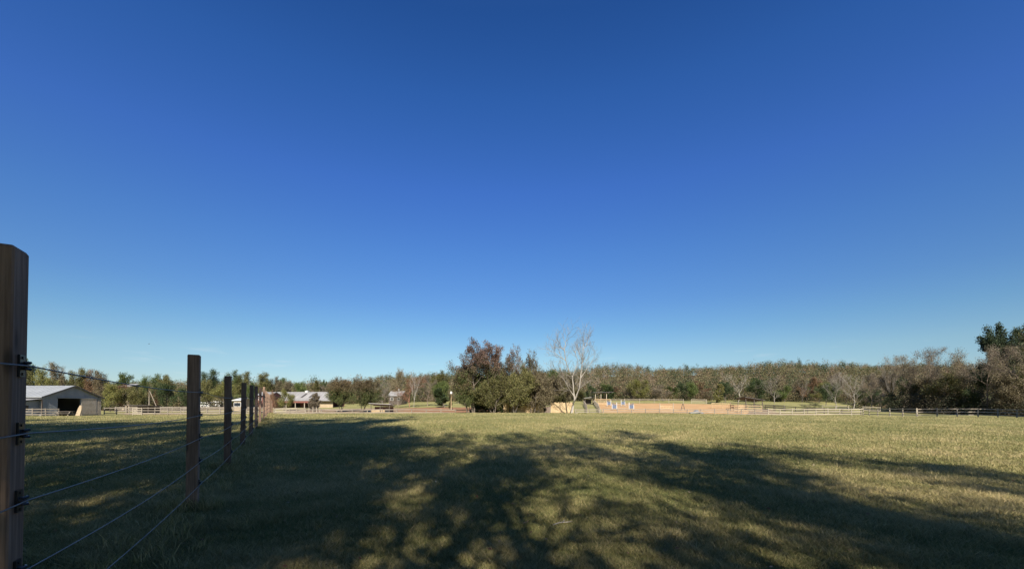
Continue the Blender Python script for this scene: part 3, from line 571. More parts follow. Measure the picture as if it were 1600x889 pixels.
# --- far wooded hill: one mass
def far_wood():
    nr = np.random.default_rng(77); Vs = []; Ts = []; tot = 0
    pals = []
    N = 3200
    for _ in range(N):
        Y = 165+ (nr.random()**.8)*300; px = nr.uniform(-350, 1950)
        if 400 > px and Y < 190: Y += 20
        if px > 1330: pass
        x = wx(px, Y); z = gz(x, Y); H = nr.uniform(8.2, 13.8)+(1.9*math.sin(px*.021+.6)+1.1*math.sin(px*.053+1) if Y > 270 else 0); Wd = nr.uniform(3.0, 4.6); pine = nr.random() < .10
        n = 260 if Y > 260 else 330
        if pine: H *= 1.06; Wd *= .75; zc = H*.6; hz = H*.42
        else: zc = H*.47; hz = H*.54
        k = 14; cc = nr.normal(size=(k, 3)); cc /= np.linalg.norm(cc, axis=1)[:, None]; cc *= nr.uniform(.45, .95, (k, 1)); cc *= np.array([Wd*.75, Wd*.75, hz*.85])
        C = cc[nr.integers(0, k, n)]+np.clip(nr.normal(size=(n, 3)), -1.45, 1.45)*np.array([.28*Wd, .28*Wd, .2*hz])
        C += np.array([x, Y, z+zc]); hue = float(np.clip(.5+.21*nr.normal()+.12*math.sin(x*.03)*math.sin(Y*.05), .05, 1))
        if pine: hue = nr.uniform(0, .12)
        T = np.stack([nr.random(n), np.clip(hue+nr.normal(size=n)*.05, 0, 1), np.clip((C[:, 2]-z)/H, 0, 1)], 1)
        V, T4 = leaf_quads(nr, C, nr.uniform(.22, .27) if Y < 260 else .31, T, .4); Vs.append(V); Ts.append(T4); tot += n
    for _ in range(2600):      # fill between the trunks up the hill
        px = nr.uniform(-300, 1900); Y = nr.uniform(200, 480); x = wx(px, Y); z = gz(x, Y); H = nr.uniform(5, 9.5); n = 110
        C = np.clip(nr.normal(size=(n, 3)), -1.5, 1.5)*np.array([2.3, 2.3, H*.29])+np.array([x, Y, z+H*.45]); hue = float(np.clip(.48+.2*nr.normal(), .05, 1))
        T = np.stack([nr.random(n), np.clip(hue+nr.normal(size=n)*.05, 0, 1), np.clip((C[:, 2]-z)/H, 0, 1)], 1)
        V, T4 = leaf_quads(nr, C, .34, T, .4); Vs.append(V); Ts.append(T4); tot += n
    for _ in range(1500):      # brush along the foot of the woods
        px = nr.uniform(-200, 1750)
        Y = nr.uniform(166, 195) if px > 440 else nr.uniform(124, 150)
        if px > 1330: Y = nr.uniform(120, 150)
        x = wx(px, Y); z = gz(x, Y); H = nr.uniform(2.2, 5.5); n = 190
        C = np.clip(nr.normal(size=(n, 3)), -1.5, 1.5)*np.array([1.4, 1.4, H*.27])+np.array([x, Y, z+H*.48]); hue = nr.random()*.9
        T = np.stack([nr.random(n), np.clip(hue+nr.normal(size=n)*.06, 0, 1), np.clip((C[:, 2]-z)/H, 0, 1)], 1)
        V, T4 = leaf_quads(nr, C, .19, T, .4); Vs.append(V); Ts.append(T4); tot += n
    m = mat_leaf('mixed_autumn_wood', [(.042, .06, .028), (.07, .088, .038), (.12, .12, .055), (.18, .16, .07), (.19, .145, .085), (.24, .155, .095), (.22, .185, .135)], rnd=0)
    o = mesh_np('far_woods', np.concatenate(Vs), 4, tot, m, np.concatenate(Ts))
    tag(o, kind='stuff', label='mixed green and rust autumn woods covering the distant hill', cat='woods')
far_wood()

def undergrowth():
    nr = np.random.default_rng(5); Vs = []; Ts = []; tot = 0
    for _ in range(330):
        px = nr.uniform(1392, 1700); Y = np.interp(px, [1390, 1460, 1600, 1700], [102, 92, 78, 74])+abs(nr.normal())*9
        x = wx(px, Y); z = gz(x, Y); H = nr.uniform(1.8, 5.0); n = 260
        C = np.clip(nr.normal(size=(n, 3)), -1.6, 1.6)*np.array([1.1, 1.1, H*.25])+np.array([x, Y, z+H*.46]); hue = nr.random()
        T = np.stack([nr.random(n), np.clip(hue+nr.normal(size=n)*.06, 0, 1), np.clip((C[:, 2]-z)/H, 0, 1)], 1)
        V, T4 = leaf_quads(nr, C, .11, T, .4); Vs.append(V); Ts.append(T4); tot += n
    m = mat_leaf('thicket_brush', [(.03, .042, .018), (.055, .06, .028), (.09, .075, .045), (.12, .095, .065)], rnd=0)
    o = mesh_np('undergrowth', np.concatenate(Vs), 4, tot, m, np.concatenate(Ts)); tag(o, kind='stuff', label='dark tangled brush at the foot of the right-hand thicket', cat='undergrowth')
undergrowth()

# --- trees behind the camera whose shade falls over the near field
SH = [(-12.0, -.5, 20, 12, 'shade'), (-22.4, 1.5, 20, 13, 'shade'), (-33.0, 2.5, 20, 13, 'shade'), (-44, 3.5, 20, 14, 'shade'), (-6.2, -1.8, 18, 11, 'shade'), (0.0, -7.4, 15, 10, 'shadethin'),
      (-1.6, -3.2, 16, 9, 'shadethin'), (-5.6, -7.5, 15, 10.5, 'shade'), (-13.8, -8.0, 15.5, 12, 'shade'), (-24, -6.0, 16, 12, 'shade'), (-35, -5, 16, 12, 'shade'), (0.2, -13.2, 15, 10, 'shade'), (-8.0, -12.4, 15, 11, 'shade'),
      (1.8, -5.0, 15, 9, 'shadethin'), (3.9, -6.5, 14, 8.5, 'shade'), (4.0, -8.6, 15, 8, 'shadethin'), (-17.2, 1.0, 20, 12, 'shade'), (-27.6, 2, 20, 12, 'shade'), (-38.5, 3, 20, 13, 'shade'), (-17.5, -4.2, 16, 12, 'shade'), (-28.5, -2.5, 17, 13, 'shade'), (-9.6, -4.4, 16, 10, 'shade'),
      (-8.0, -3.4, 23, 11, 'shade'), (-14.5, -1.5, 22, 11, 'shade'), (6.0, -1.4, 13.5, 9, 'shadethin'), (12.6, -3.2, 13, 10, 'shadethin'), (-4.6, -3.6, 16, 9, 'shadethin'), (-9.4, -1.6, 17, 10, 'shadethin'), (-3.6, -10.6, 15, 10, 'shadethin'), (-4.6, -15.5, 15, 10, 'shade'), (18.8, -6.5, 13, 11, 'shade1'), (8.8, -9.0, 12, 8, 'shade1'), (4.2, -15.5, 15, 9, 'shade'), (-2.4, -1.8, 16, 9, 'shadethin'), (-4.0, -4.0, 20, 9, 'shade'), (-5.5, -.8, 16, 8, 'shadethin')]
for q, (x, y, H, W_, kd) in enumerate(SH):
    put_tree(kd, Vector((x, y, gz(x, y))), H, W_, 'olive', 'bark', 'shade_tree', ORD[q]+' tree of those behind the viewer whose shade dapples the near field', 'tree', 'shade trees behind the viewer', q*1.7)
for q, (x, y, H, W_) in enumerate([(71, 48, 14, 13), (82, 47, 16, 14), (94, 47, 16, 16), (78, 54, 14, 14), (90, 55, 15, 14)]):
    put_tree('shade', Vector((x, y, gz(x, y)-.1)), H, W_, 'olive', 'bark', 'shade_tree', ORD[q]+' tree beyond the right edge whose shade darkens the fence', 'tree', 'shade trees beyond the right edge', q*1.1)

# ------------------------------------------------------------------ near wire fence
def wire_fence():
    D1, S = 1.83, 3.74; u = Vector((-.493, .87, 0)); v = Vector((.87, .493, 0)); ang = math.atan2(.493, .87)
    base = Vector((-1.17-.567*D1, D1, 0)); root = empty('wire_fence', base, 0, 'tall square brown posts strung with five strands of coated wire', 'fence')
    H, w2 = 2.09, .066; rng = random.Random(4); heights = [1.582, 1.275, .970, .655, .350]
    pos = []
    tops = {6: .03, 7: .16, 5: .05}
    for k in range(-1, 17):
        d = D1+S*k; x = -.567*d-1.17; off = {0: -.092, 7: .08, 8: .1}.get(k, 0)
        x += off; z = gz(x, d) if k > 0 else 0; pos.append(Vector((x, d, z)))
        if k < 0: pass
        hh = H+rng.uniform(-.04, .04)+tops.get(k, 0)
        if k in (0, 1): hh = H+(.025 if k == 0 else 0)
        mb = MB(); b_ = .007; lvl = [(-.3, w2), (hh-.012, w2), (hh, w2-b_)]
        ring = []
        for z_, s in lvl:
            c = b_ if z_ < hh else b_*.6
            ring.append([(s-c, -s, z_), (s, -s+c, z_), (s, s-c, z_), (s-c, s, z_), (-s+c, s, z_), (-s, s-c, z_), (-s, -s+c, z_), (-s+c, -s, z_)])
        k0 = 0
        for r_ in ring: mb.v += r_
        for i in range(2):
            for j in range(8): mb.f.append((i*8+j, i*8+(j+1) % 8, (i+1)*8+(j+1) % 8, (i+1)*8+j))
        mb.f.append(tuple(16+j for j in range(8)))
        p = mb.build('post', M['post'], root, loc=pos[-1]-base); p.rotation_euler = (R(rng.uniform(-.6, .6)), R(rng.uniform(-.6, .6)), ang)
        if k in (0, 1): p.rotation_euler = (0, 0, ang)
        if k == 3: p.rotation_euler = (0, R(.6), ang)
        for hz in heights:
            ib = MB()  # plate on the post, two jaws and the stub that hold the wire
            ib.box(w2+.001, -.022, hz-.05, w2+.010, .022, hz+.05)
            ib.tube([(w2+.008, 0, hz), (w2+.020, 0, hz), (w2+.028, 0, hz)], [.019, .016, .012], 10)
            ib.tube([(w2+.022, -.022, hz-.014), (w2+.034, 0, hz-.016), (w2+.022, .022, hz-.014)], .006, 6)
            ib.tube([(w2+.022, -.022, hz+.014), (w2+.034, 0, hz+.016), (w2+.022, .022, hz+.014)], .006, 6)
            for sz in (-.037, .037): ib.tube([(w2+.010, 0, hz+sz), (w2+.014, 0, hz+sz)], .007, 6)
            ib.build('insulator', M['plastic'], p, smooth=False)
    for wi, hz in enumerate(heights):
        pts = []; rw = .0036
        for i in range(len(pos)-1):
            a = pos[i]+v*(w2+.035)+Vector((0, 0, hz)); b = pos[i+1]+v*(w2+.035)+Vector((0, 0, hz)); sag = .025+.02*rng.random()
            if wi == 3 and i == 1: sag = .045
            m = 10 if i < 5 else 3
            for q in range(m):
                t = q/m; pts.append(a.lerp(b, t)-Vector((0, 0, sag*4*t*(1-t)))-base)
        pts.append(pos[-1]+v*(w2+.035)+Vector((0, 0, hz))-base)
        mb = MB(); mb.tube(pts, rw, 8); mb.build('wire', M['wire'], root, smooth=True)
wire_fence()

# ------------------------------------------------------------------ board fences
def board_fence(label, pts, H=1.35, rails=3, bay=2.5, mat='rail', name='board_fence', postmat=None, rw=.14, group=None, low=.32):
    P = [G(px, Y) for px, Y in pts]; root = empty(name, P[0], 0, label, 'fence', group); base = P[0].copy()
    dists = [0]
    for i in range(1, len(P)): dists.append(dists[-1]+(P[i].xy-P[i-1].xy).length)
    n = max(1, round(dists[-1]/bay)); S = []
    for k in range(n+1):
        t = dists[-1]*k/n; i = 0
        while i < len(P)-2 and t > dists[i+1]: i += 1
        f = (t-dists[i])/(dists[i+1]-dists[i]); x = P[i].x+(P[i+1].x-P[i].x)*f; y = P[i].y+(P[i+1].y-P[i].y)*f; S.append(Vector((x, y, gz(x, y))))
    rng = random.Random(len(label)); pm = MB(); pm.box(-.055, -.055, -.2, .055, .055, H+.08); po = None
    for s in S:
        if po is None: po = pm.build('post', M[postmat or mat], root, loc=s-base); o = po
        else: o = po.copy(); COL.objects.link(o); o.parent = root; o.location = s-base
        o.rotation_euler = (R(rng.uniform(-1.5, 1.5)), R(rng.uniform(-1.5, 1.5)), rng.uniform(-.1, .1)); o.scale = (1, 1, rng.uniform(.97, 1.05))
    for i in range(n):
        a, b = S[i]-base, S[i+1]-base; d = (b-a).normalized(); sd = Vector((d.y, -d.x, 0))
        if sd.y > 0: sd = -sd
        for r_ in range(rails):
            z = low+(H-low-.05)*r_/(rails-1) if rails > 1 else H*.6
            mb = MB(); oa = sd*.075+Vector((0, 0, z+rng.uniform(-.02, .02))); ob = sd*.075+Vector((0, 0, z+rng.uniform(-.02, .02)))
            pp, qq = a+oa+d*.004, b+ob-d*.004; dd = qq-pp; L_ = dd.length
            # board modelled along its own Z so the grain runs with it
            mb.box(-.02, -rw/2, 0, .02, rw/2, L_)
            o = mb.build('rail', M[mat], root, loc=pp)
            zx = dd.normalized(); xx = sd.normalized(); yy = zx.cross(xx).normalized(); xx = yy.cross(zx)
            o.rotation_euler = Matrix((xx, yy, zx)).transposed().to_euler()
    return root
board_fence('long two-rail weathered fence from the wire fence to the mid-field clump', [(428, 70), (560, 72), (757, 73)], rails=2, H=1.15, low=.6)
board_fence('weathered board fence crossing the field in front of the orange arena', [(899, 74), (1060, 74), (1200, 75)], rails=3, H=1.15, bay=2.6)
board_fence('whitish board fence that bends and climbs on the right before the dark thicket', [(1200, 75), (1350, 76), (1362, 73), (1432, 65)], rails=3, H=1.3, mat='newrail', bay=2.3)
board_fence('shaded board fence running along the foot of the right-hand thicket', [(1433, 65), (1540, 62), (1680, 60)], rails=3, H=1.25, bay=2.4)
board_fence('weathered three-rail fence between the grey barn and the wire fence', [(163, 84), (300, 82), (428, 80)], rails=3, H=1.4, bay=2.8)
board_fence('low rail fence of the back paddock left of the wire fence', [(180, 100), (300, 97), (420, 94)], rails=3, H=1.35, bay=3.2)
board_fence('pale pen fence beside the rusty shrub near the wire fence end', [(430, 79), (475, 82), (500, 90)], rails=3, H=1.35, mat='newrail', bay=1.9)
board_fence('weathered fence running back along the left side of the lane to the arena', [(917, 77), (916, 96), (912, 125)], rails=3, H=1.3, bay=3)
board_fence('weathered fence running back along the left side of the orange arena', [(937, 77), (934, 100), (927, 135)], rails=3, H=1.3, bay=3, mat='newrail')
board_fence('whitish rail fence along the far side of the orange arena', [(953, 139), (1068, 139)], rails=2, H=1.45, low=1.0, mat='newrail', bay=5, rw=.09)
board_fence('whitish rail fence in the meadow right of the arena far side', [(1080, 141), (1104, 141)], rails=3, H=1.4, mat='newrail', bay=4)
board_fence('tan paddock fence right of the orange arena', [(1112, 104), (1141, 104), (1142, 92), (1190, 90)], rails=3, H=1.4, mat='tanwood', bay=2.6)
board_fence('dark weathered paddock fence in front of the dark-roofed shelter', [(1141, 112), (1225, 95)], rails=3, H=1.4, bay=3)
board_fence('dark fence running down the slope right of the shelter to the whitish fence', [(1196, 100), (1260, 88), (1345, 80)], rails=3, H=1.2, mat='darkwood', bay=3)
board_fence('short pale fence under the low-forked bare tree', [(1285, 108), (1326, 104)], rails=2, H=1.1, mat='newrail', bay=2.5)
board_fence('pale fence glimpsed through the gap behind the dark stems', [(1348, 102), (1375, 100)], rails=3, H=1.2, mat='newrail', bay=2.2)

# gate in the fence, with diagonal brace
def gate(label, px, Y, W_, H, mat):
    g = G(px, Y); root = empty('farm_gate', g, 0, label, 'gate')
    for x in (0, W_): f = MB(); f.box(x-.05, -.05, 0, x+.05, .05, H+.15); f.build('gate_post', M[mat], root)
    r = MB()
    for z in (.3, .65, 1.0, H): r.box(.052, -.03, z-.05, W_-.052, .01, z+.05)
    r.build('gate_rails', M[mat], root)
    b = MB(); b.beam((.08, -.05, .3), (W_*.5, -.05, H-.05), .035, .11); b.build('brace', M[mat], root)
gate('tan farm gate with diagonal brace left of the second wire-fence post', 208, 78, 1.7, 1.35, 'newrail')
gate('tan braced gate between the tan paddock and the arena', 1153, 86, 1.2, 1.4, 'tanwood')

# ------------------------------------------------------------------ buildings
def grey_barn():
    Xg, Yn = -80.3, 70.0; z0 = gz(Xg, 75)-.05; root = empty('gabled_barn', Vector((Xg, Yn, z0)), 0, 'grey metal barn with pale gabled roof and a big dark doorway', 'barn')
    L_ = 24; ez, rz_ = 3.45, 5.45
    wl = MB()   # gable wall pieces round the doorway, thickness .15
    T = .15
    def wallseg(y0, y1, za0, zb0, za1, zb1): wl.hexa([(-T, y0, za0), (0, y0, za0), (0, y1, zb0), (-T, y1, zb0), (-T, y0, za1), (0, y0, za1), (0, y1, zb1), (-T, y1, zb1)])
    def rh(y): return ez+(rz_-ez)*(1-abs(y-5)/5)-.06
    wallseg(0, 2.4, 0, 0, rh(0), rh(2.4)); wallseg(2.4, 5, 3.2, 3.2, rh(2.4), rh(5)); wallseg(5, 6.25, 3.2, 3.2, rh(5), rh(6.25)); wallseg(6.25, 10, 0, 0, rh(6.25), rh(10))
    # ribs of the metal siding
    for k in range(0, 50):
        y = .1+k*.2
        if 2.35 < y < 6.3: z_ = 3.2
        else: z_ = 0
        wl.box(.0, y-.012, z_+.01, .02, y+.012, rh(y)-.02)
    wl.box(-L_, 0, 0, -T-.002, .15, ez-.1); wl.box(-L_, 9.85, 0, -T-.002, 10, ez-.1); wl.box(-L_, .152, 0, -L_+.15, 9.848, ez-.1)
    wl.build('wall', M['graysiding'], root)
    rf = MB(); e = .35
    for s in (0, 1):
        ya, yb = (-.4, 5) if s == 0 else (10.4, 5); za, zb = ez-.16, rz_
        rf.hexa([(-L_-e, ya, za), (e, ya, za), (e, yb, zb), (-L_-e, yb, zb), (-L_-e, ya, za+.09), (e, ya, za+.09), (e, yb, zb+.09), (-L_-e, yb, zb+.09)])
    k = -L_
    while k < .3:
        rf.beam((k, -.4, ez-.16+.10), (k, 4.98, rz_+.10), .05, .04); k += .9
    rf.build('roof', M['roof'], root)
    tr = MB()
    tr.beam((e+.02, -.4, ez-.2), (e+.02, 4.99, rz_), .03, .2); tr.beam((e+.02, 10.4, ez-.2), (e+.02, 5.01, rz_), .03, .2); tr.build('roof_edge_trim', M['darkroof'], root)
    d = MB()
    for j in range(12): d.box(.06, 6.3+j*.235, .1, .10, 6.3+j*.235+.19, 3.3)
    d.box(.10, 6.28, 3.1, .13, 9.1, 3.28); d.box(.10, 6.28, .3, .13, 9.1, .45); d.build('sliding_door', M['doorboard'], root)
    d2 = MB()
    for j in range(3): d2.box(.06, 9.35+j*.22, .1, .10, 9.35+j*.22+.17, 3.0)
    d2.build('board_panel', M['doorboard'], root)
    t = MB(); t.box(.03, 2.3, 3.22, .14, 9.9, 3.34); t.build('door_track', M['graysiding'], root)
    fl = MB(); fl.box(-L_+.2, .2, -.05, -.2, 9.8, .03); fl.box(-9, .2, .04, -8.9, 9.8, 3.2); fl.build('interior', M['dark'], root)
    # lean-to on the near long side
    ln = MB(); ln.box(-L_+2, -3, 0, -.5, -2.9, 2.5); ln.box(-.6, -2.898, 0, -.5, -2.3, 2.55); ln.box(-.6, -1.5, 0, -.5, -.02, 2.7); ln.box(-.6, -2.3, 0, -.5, -1.5, 1.1); ln.box(-.6, -2.3, 1.9, -.5, -1.5, 2.6)
    ln.build('lean_to_wall', M['graysiding'], root)
    wn = MB(); wn.box(-.58, -2.28, 1.12, -.54, -1.52, 1.88); wn.build('window', M['glass'], root)
    lr = MB(); lr.hexa([(-L_, -3.5, 2.55), (.1, -3.5, 2.55), (.1, -.1, 3.0), (-L_, -.1, 3.0), (-L_, -3.5, 2.63), (.1, -3.5, 2.63), (.1, -.1, 3.08), (-L_, -.1, 3.08)]); lr.build('lean_to_roof', M['paleroof'], root)
    cp = MB(); cp.box(-.02, -.12, 0, .1, .0, 3.0); cp.build('corner_post', M['darkwood'], root)
grey_barn()

def shed(name, label, px0, px1, Y, H, depth, roofm, postm, slope=.25, back=True, thick=.12, lift=0.0, wallm='darkwood', rdz=0.0):
    """open-fronted single-pitch shelter"""
    a = G(px0, Y); Wd = wx(px1, Y)-wx(px0, Y); root = empty(name, a+Vector((0, 0, lift)), 0, label, 'shed')
    rf = MB(); rf.hexa([(-.3, -.4, H), (Wd+.3, -.4, H+rdz), (Wd+.3, depth+.3, H-slope+rdz), (-.3, depth+.3, H-slope), (-.3, -.4, H+thick), (Wd+.3, -.4, H+thick+rdz), (Wd+.3, depth+.3, H-slope+thick+rdz), (-.3, depth+.3, H-slope+thick)])
    rf.build('roof', M[roofm], root)
    n = max(2, round(Wd/2)+1)
    for k in range(n):
        x = .08+(Wd-.16)*k/(n-1); p = MB(); p.box(x-.07, 0, -.2, x+.07, .14, H-.02+rdz*x/Wd); p.build('post', M[postm], root)
    if back:
        b = MB(); b.box(0, depth-.1, 0, Wd, depth, H-slope-.02+min(0, rdz)); b.build('back_wall', M[wallm], root)
    return root, Wd
shed('open_shelter', 'low dark-roofed open shelter behind the tan braced gate on the left', 198, 232, 92, 1.75, 3, 'darkroof', 'darkwood')
r_, Wd = shed('run_in_shed', 'small open shed with sloping pale roof under the rust-topped trees', 579, 609, 94, 2.05, 3.0, 'paleroof', 'darkwood', slope=.5, rdz=-.25, wallm='redtrim')
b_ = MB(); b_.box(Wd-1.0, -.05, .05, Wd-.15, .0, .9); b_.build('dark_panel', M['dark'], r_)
b_ = MB(); b_.box(0, .2, .0, Wd-1.2, .26, .55); b_.build('board_skirt', M['tanwood'], r_)
r_, Wd = shed('dark_shelter', 'open timber shelter with a dark sloping roof among the tan paddock fences', 1165, 1192, 100, 3.0, 4, 'darkroof', 'darkwood', slope=.3, rdz=-.75, back=False, lift=.1)
for z in (.5, 1.0):
    b_ = MB(); b_.box(.1, 1, z, Wd-.1, 1.06, z+.15); b_.build('side_board', M['darkwood'], r_)
r_, Wd = shed('lean_to', 'tiny lean-to with slanting pale roof at the dark trees left of the viewing stand', 914, 926, 128, 2.0, 2.5, 'paleroof', 'darkwood', slope=.2, rdz=.35)

def viewing_stand():
    Y = 126; a = G(929, Y); W_ = wx(957, Y)-wx(929, Y); root = empty('viewing_stand', a, 0, 'tan wooden viewing stand with flat roof at the left corner of the orange arena', 'stand')
    fl = MB(); fl.box(0, 0, .6, W_-.4, 3.5, .75); fl.build('deck', M['tanwood'], root)
    rz = zat(613.5, Y)-a.z
    for x in (.3, 2.0, 3.7):
        for y in (.1, 3.3):
            p = MB(); p.box(x-.09, y, 0, x+.09, y+.16, rz-.02); p.build('post', M['newrail'], root)
    rf = MB(); rf.hexa([(-.5, -.6, rz), (W_+.2, -.6, rz+.1), (W_+.2, 4, rz+.2), (-.5, 4, rz+.1), (-.5, -.6, rz+.14), (W_+.2, -.6, rz+.24), (W_+.2, 4, rz+.4), (-.5, 4, rz+.3)]); rf.build('roof', M['darkroof'], root)
    r = MB(); r.box(0, -.06, 1.6, W_-.5, -.01, 1.75)
    for k in range(22): r.box(.02+k*.22, -.06, .78, .10+k*.22, -.02, 1.598)
    r.build('railing', M['tanwood'], root)
    sk = MB(); sk.box(0, .02, 0, W_-.5, .06, .58); sk.build('skirt_board', M['tanwood'], root)
viewing_stand()

def long_barn():
    Y = 130; a = G(420, Y); x1 = wx(522, Y)-a.x; D = 9; root = empty('long_barn', a, 0, 'long barn with pale metal roof and red-brown porch beyond the wire fence', 'barn')
    ez = zat(624.5, Y)-a.z; rz = zat(612.5, Y+4)-a.z
    rf = MB(); rf.hexa([(0, -1.6, ez-.35), (x1, -1.6, ez-.35), (x1, 4.5, rz), (0, 4.5, rz), (0, -1.6, ez-.25), (x1, -1.6, ez-.25), (x1, 4.5, rz+.1), (0, 4.5, rz+.1)])
    rf.hexa([(0, D+.5, ez-.1), (x1, D+.5, ez-.1), (x1, 4.5, rz), (0, 4.5, rz), (0, D+.5, ez), (x1, D+.5, ez), (x1, 4.5, rz+.1), (0, 4.5, rz+.1)])
    sl = (rz-ez+.35)/6.1
    k = .3
    while k < x1: rf.beam((k, -1.6, ez-.23), (k, 4.45, rz+.12), .06, .05); k += 1.1
    rfo = rf.build('roof', M['paleroof'], root)
    for px in (470, 482.5):
        xx = wx(px, Y)-a.x; s = MB(); s.hexa([(xx-.35, 0.4, ez-.25+2.0*sl+.05), (xx+.35, .4, ez-.25+2.0*sl+.05), (xx+.35+.3, 3, ez-.25+4.6*sl+.05), (xx-.35+.3, 3, ez-.25+4.6*sl+.05), (xx-.35, .4, ez-.25+2.0*sl+.12), (xx+.35, .4, ez-.25+2.0*sl+.12), (xx+.35+.3, 3, ez-.25+4.6*sl+.12), (xx-.35+.3, 3, ez-.25+4.6*sl+.12)])
        s.build('skylight', M['darkroof'], root)
    c = MB(); xx = wx(468.5, Y)-a.x; c.box(xx-.4, 4, rz-.05, xx+.4, 5, rz+.35); c.hexa([(xx-.6, 3.9, rz+.35), (xx+.6, 3.9, rz+.35), (xx+.6, 5.1, rz+.35), (xx-.6, 5.1, rz+.35), (xx-.1, 4.4, rz+.55), (xx+.1, 4.4, rz+.55), (xx+.1, 4.6, rz+.55), (xx-.1, 4.6, rz+.55)]); c.build('cupola', M['white'], root)
    xs = wx(494, Y)-a.x
    wl = MB(); wl.box(xs, .0, 0, x1-.4, .2, ez-.02); wl.build('tan_wall', M['tanwall'], root)
    wr = MB(); wr.box(.4, 2.0, 0, xs-.01, 2.2, ez+.3); wr.box(.3, -1.45, ez-.95, xs-.01, -1.35, ez-.42); wr.box(.4, D-.2, 0, x1-.4, D, ez-.1); wr.build('red_wall', M['redtrim'], root)
    for k in range(6):
        x = .5+k*(xs-.7)/5; p = MB(); p.box(x-.1, -1.33, 0, x+.1, -1.15, ez-.45); p.build('porch_post', M['newrail'], root)
    for k in range(3):
        x = 1.8+k*4.6; p = MB(); p.box(x, 1.93, 0.05, x+2.6, 1.98, 2.3); p.build('stall_shade_sheet', M['dark'], root)  # near-black sheet on the solid wall, painted for the shade inside a stall
long_barn()

def house(name, label, px0, px1, Y, yridge, yeave, ybase, wallm, roofm, D=7):
    a = G(px0, Y); W_ = wx(px1, Y)-a.x; root = empty(name, a, 0, label, 'house'); rz = zat(yridge, Y+D/2)-a.z; ez = zat(yeave, Y)-a.z
    wl = MB(); wl.box(.3, 0, -.3, W_-.3, D, ez)
    for x in (.3, W_-.5): wl.hexa([(x, 0, ez), (x+.2, 0, ez), (x+.2, D, ez), (x, D, ez), (x, D/2-.01, rz-.1), (x+.2, D/2-.01, rz-.1), (x+.2, D/2+.01, rz-.1), (x, D/2+.01, rz-.1)])
    wl.build('wall', M[wallm], root)
    rf = MB()
    for ya in (-.5, D+.5): rf.hexa([(0, ya, ez-.15), (W_, ya, ez-.15), (W_, D/2, rz), (0, D/2, rz), (0, ya, ez), (W_, ya, ez), (W_, D/2, rz+.15), (0, D/2, rz+.15)])
    rf.build('roof', M[roofm], root)
    n = max(2, int(W_/2.4))
    for k in range(n):
        x = .3+(W_-.6)*(k+.5)/n; f = MB(); f.box(x-.5, -.05, ez-1.7, x+.5, -.005, ez-.6); fo = f.build('window', M['white'], root)
        g = MB(); g.box(x-.4, -.075, ez-1.6, x+.4, -.055, ez-.7); g.build('pane', M['glass'], fo)
    return root
house('small_house', 'small house with a pale grey roof behind the bare trees and open shed', 606, 629, 145, 611.5, 618, 626, 'darkwood', 'paleroof')
house('farmhouse', 'white farmhouse glimpsed between the third and fourth wire-fence posts', 364, 378, 108, 622.5, 625, 632, 'tanwall', 'white', D=5)
house('hill_house', 'pale-roofed house half hidden in the trees above the reddish shrub', 189, 205, 124, 600, 603.5, 612, 'tanwall', 'paleroof', D=6)
house('stable_block', 'low pale building on the left end of the long pale-roofed barn', 400, 423, 124, 613, 617, 632, 'redtrim', 'paleroof', D=6)

# tan plank wall behind the clump
def plank_wall():
    Y = 72.8; a = G(787, Y); root = empty('plank_wall', a, 0, 'tan vertical-plank wall standing behind the stems of the mid-field clump', 'wall'); rng = random.Random(8)
    x1 = wx(896, Y)-a.x; mb = MB(); x = 0
    while x < x1:
        if not (wx(848, Y)-a.x < x < wx(860, Y)-a.x): mb.box(x, 0, -.1, x+.20, .03, 2.35+rng.uniform(-.08, .08))
        x += .215
    mb.build('planks', M['tanwood'], root)
    r = MB(); r.box(0, .035, .5, x1, .075, .62); r.box(0, .035, 1.9, x1, .075, 2.02); r.build('rails', M['rail'], root)
    for k in range(7):
        p = MB(); xx = x1*k/6; p.box(xx-.07, .08, -.1, xx+.07, .2, 2.3); p.build('post', M['rail'], root)
plank_wall()

# ------------------------------------------------------------------ arena gear
def jump_standard(px, Y, label, rz=0):
    g = G(px, Y, .1); root = empty('jump_standard', g, rz, label, 'jump stand', 'blue jump standards')
    f = MB(); f.box(-.45, -.03, .35, .45, .03, 1.05)
    for k in range(5): f.box(-.45+k*.2, -.05, 1.05, -.35+k*.2, .05, 1.55-.08*k)
    f.build('wing_panel', M['blue'], root)
    p = MB(); p.box(.47, -.05, 0, .57, .05, 1.7); p.box(-.57, -.05, 0, -.47, .05, 1.2); p.build('post', M['white'], root)
    q = MB(); q.box(.45, -.35, .0, .59, .35, .08); q.box(-.59, -.35, 0, -.45, .35, .08); q.build('foot', M['blue'], root)
jump_standard(951.5, 112, 'blue jump wing at the back left of the arena')
jump_standard(973.5, 112, 'blue jump wing behind the front pair, right one of the back two', math.pi)
jump_standard(960, 92, 'blue jump wing at the left end of the front pale poles')
jump_standard(986.5, 92, 'blue jump wing at the right end of the front pale poles', math.pi)
def jump_poles(px0, px1, Y, zs, label, mat='newrail'):
    a = G(px0, Y, .1); W_ = wx(px1, Y)-a.x; root = empty('jump_poles', a, 0, label, 'jump poles', None)
    for z in zs: mb = MB(); mb.tube([(0, 0, z), (W_*.25, 0, z), (W_*.5, 0, z), (W_*.75, 0, z), (W_, 0, z)], .04, 8); mb.build('pole', M[mat], root, smooth=True)
jump_poles(963.5, 983.5, 92, (.4, .8, 1.2), 'pale poles hung between the front pair of blue wings')
jump_poles(954.5, 970.5, 112, (.6, 1.1), 'pale poles hung between the back pair of blue wings')
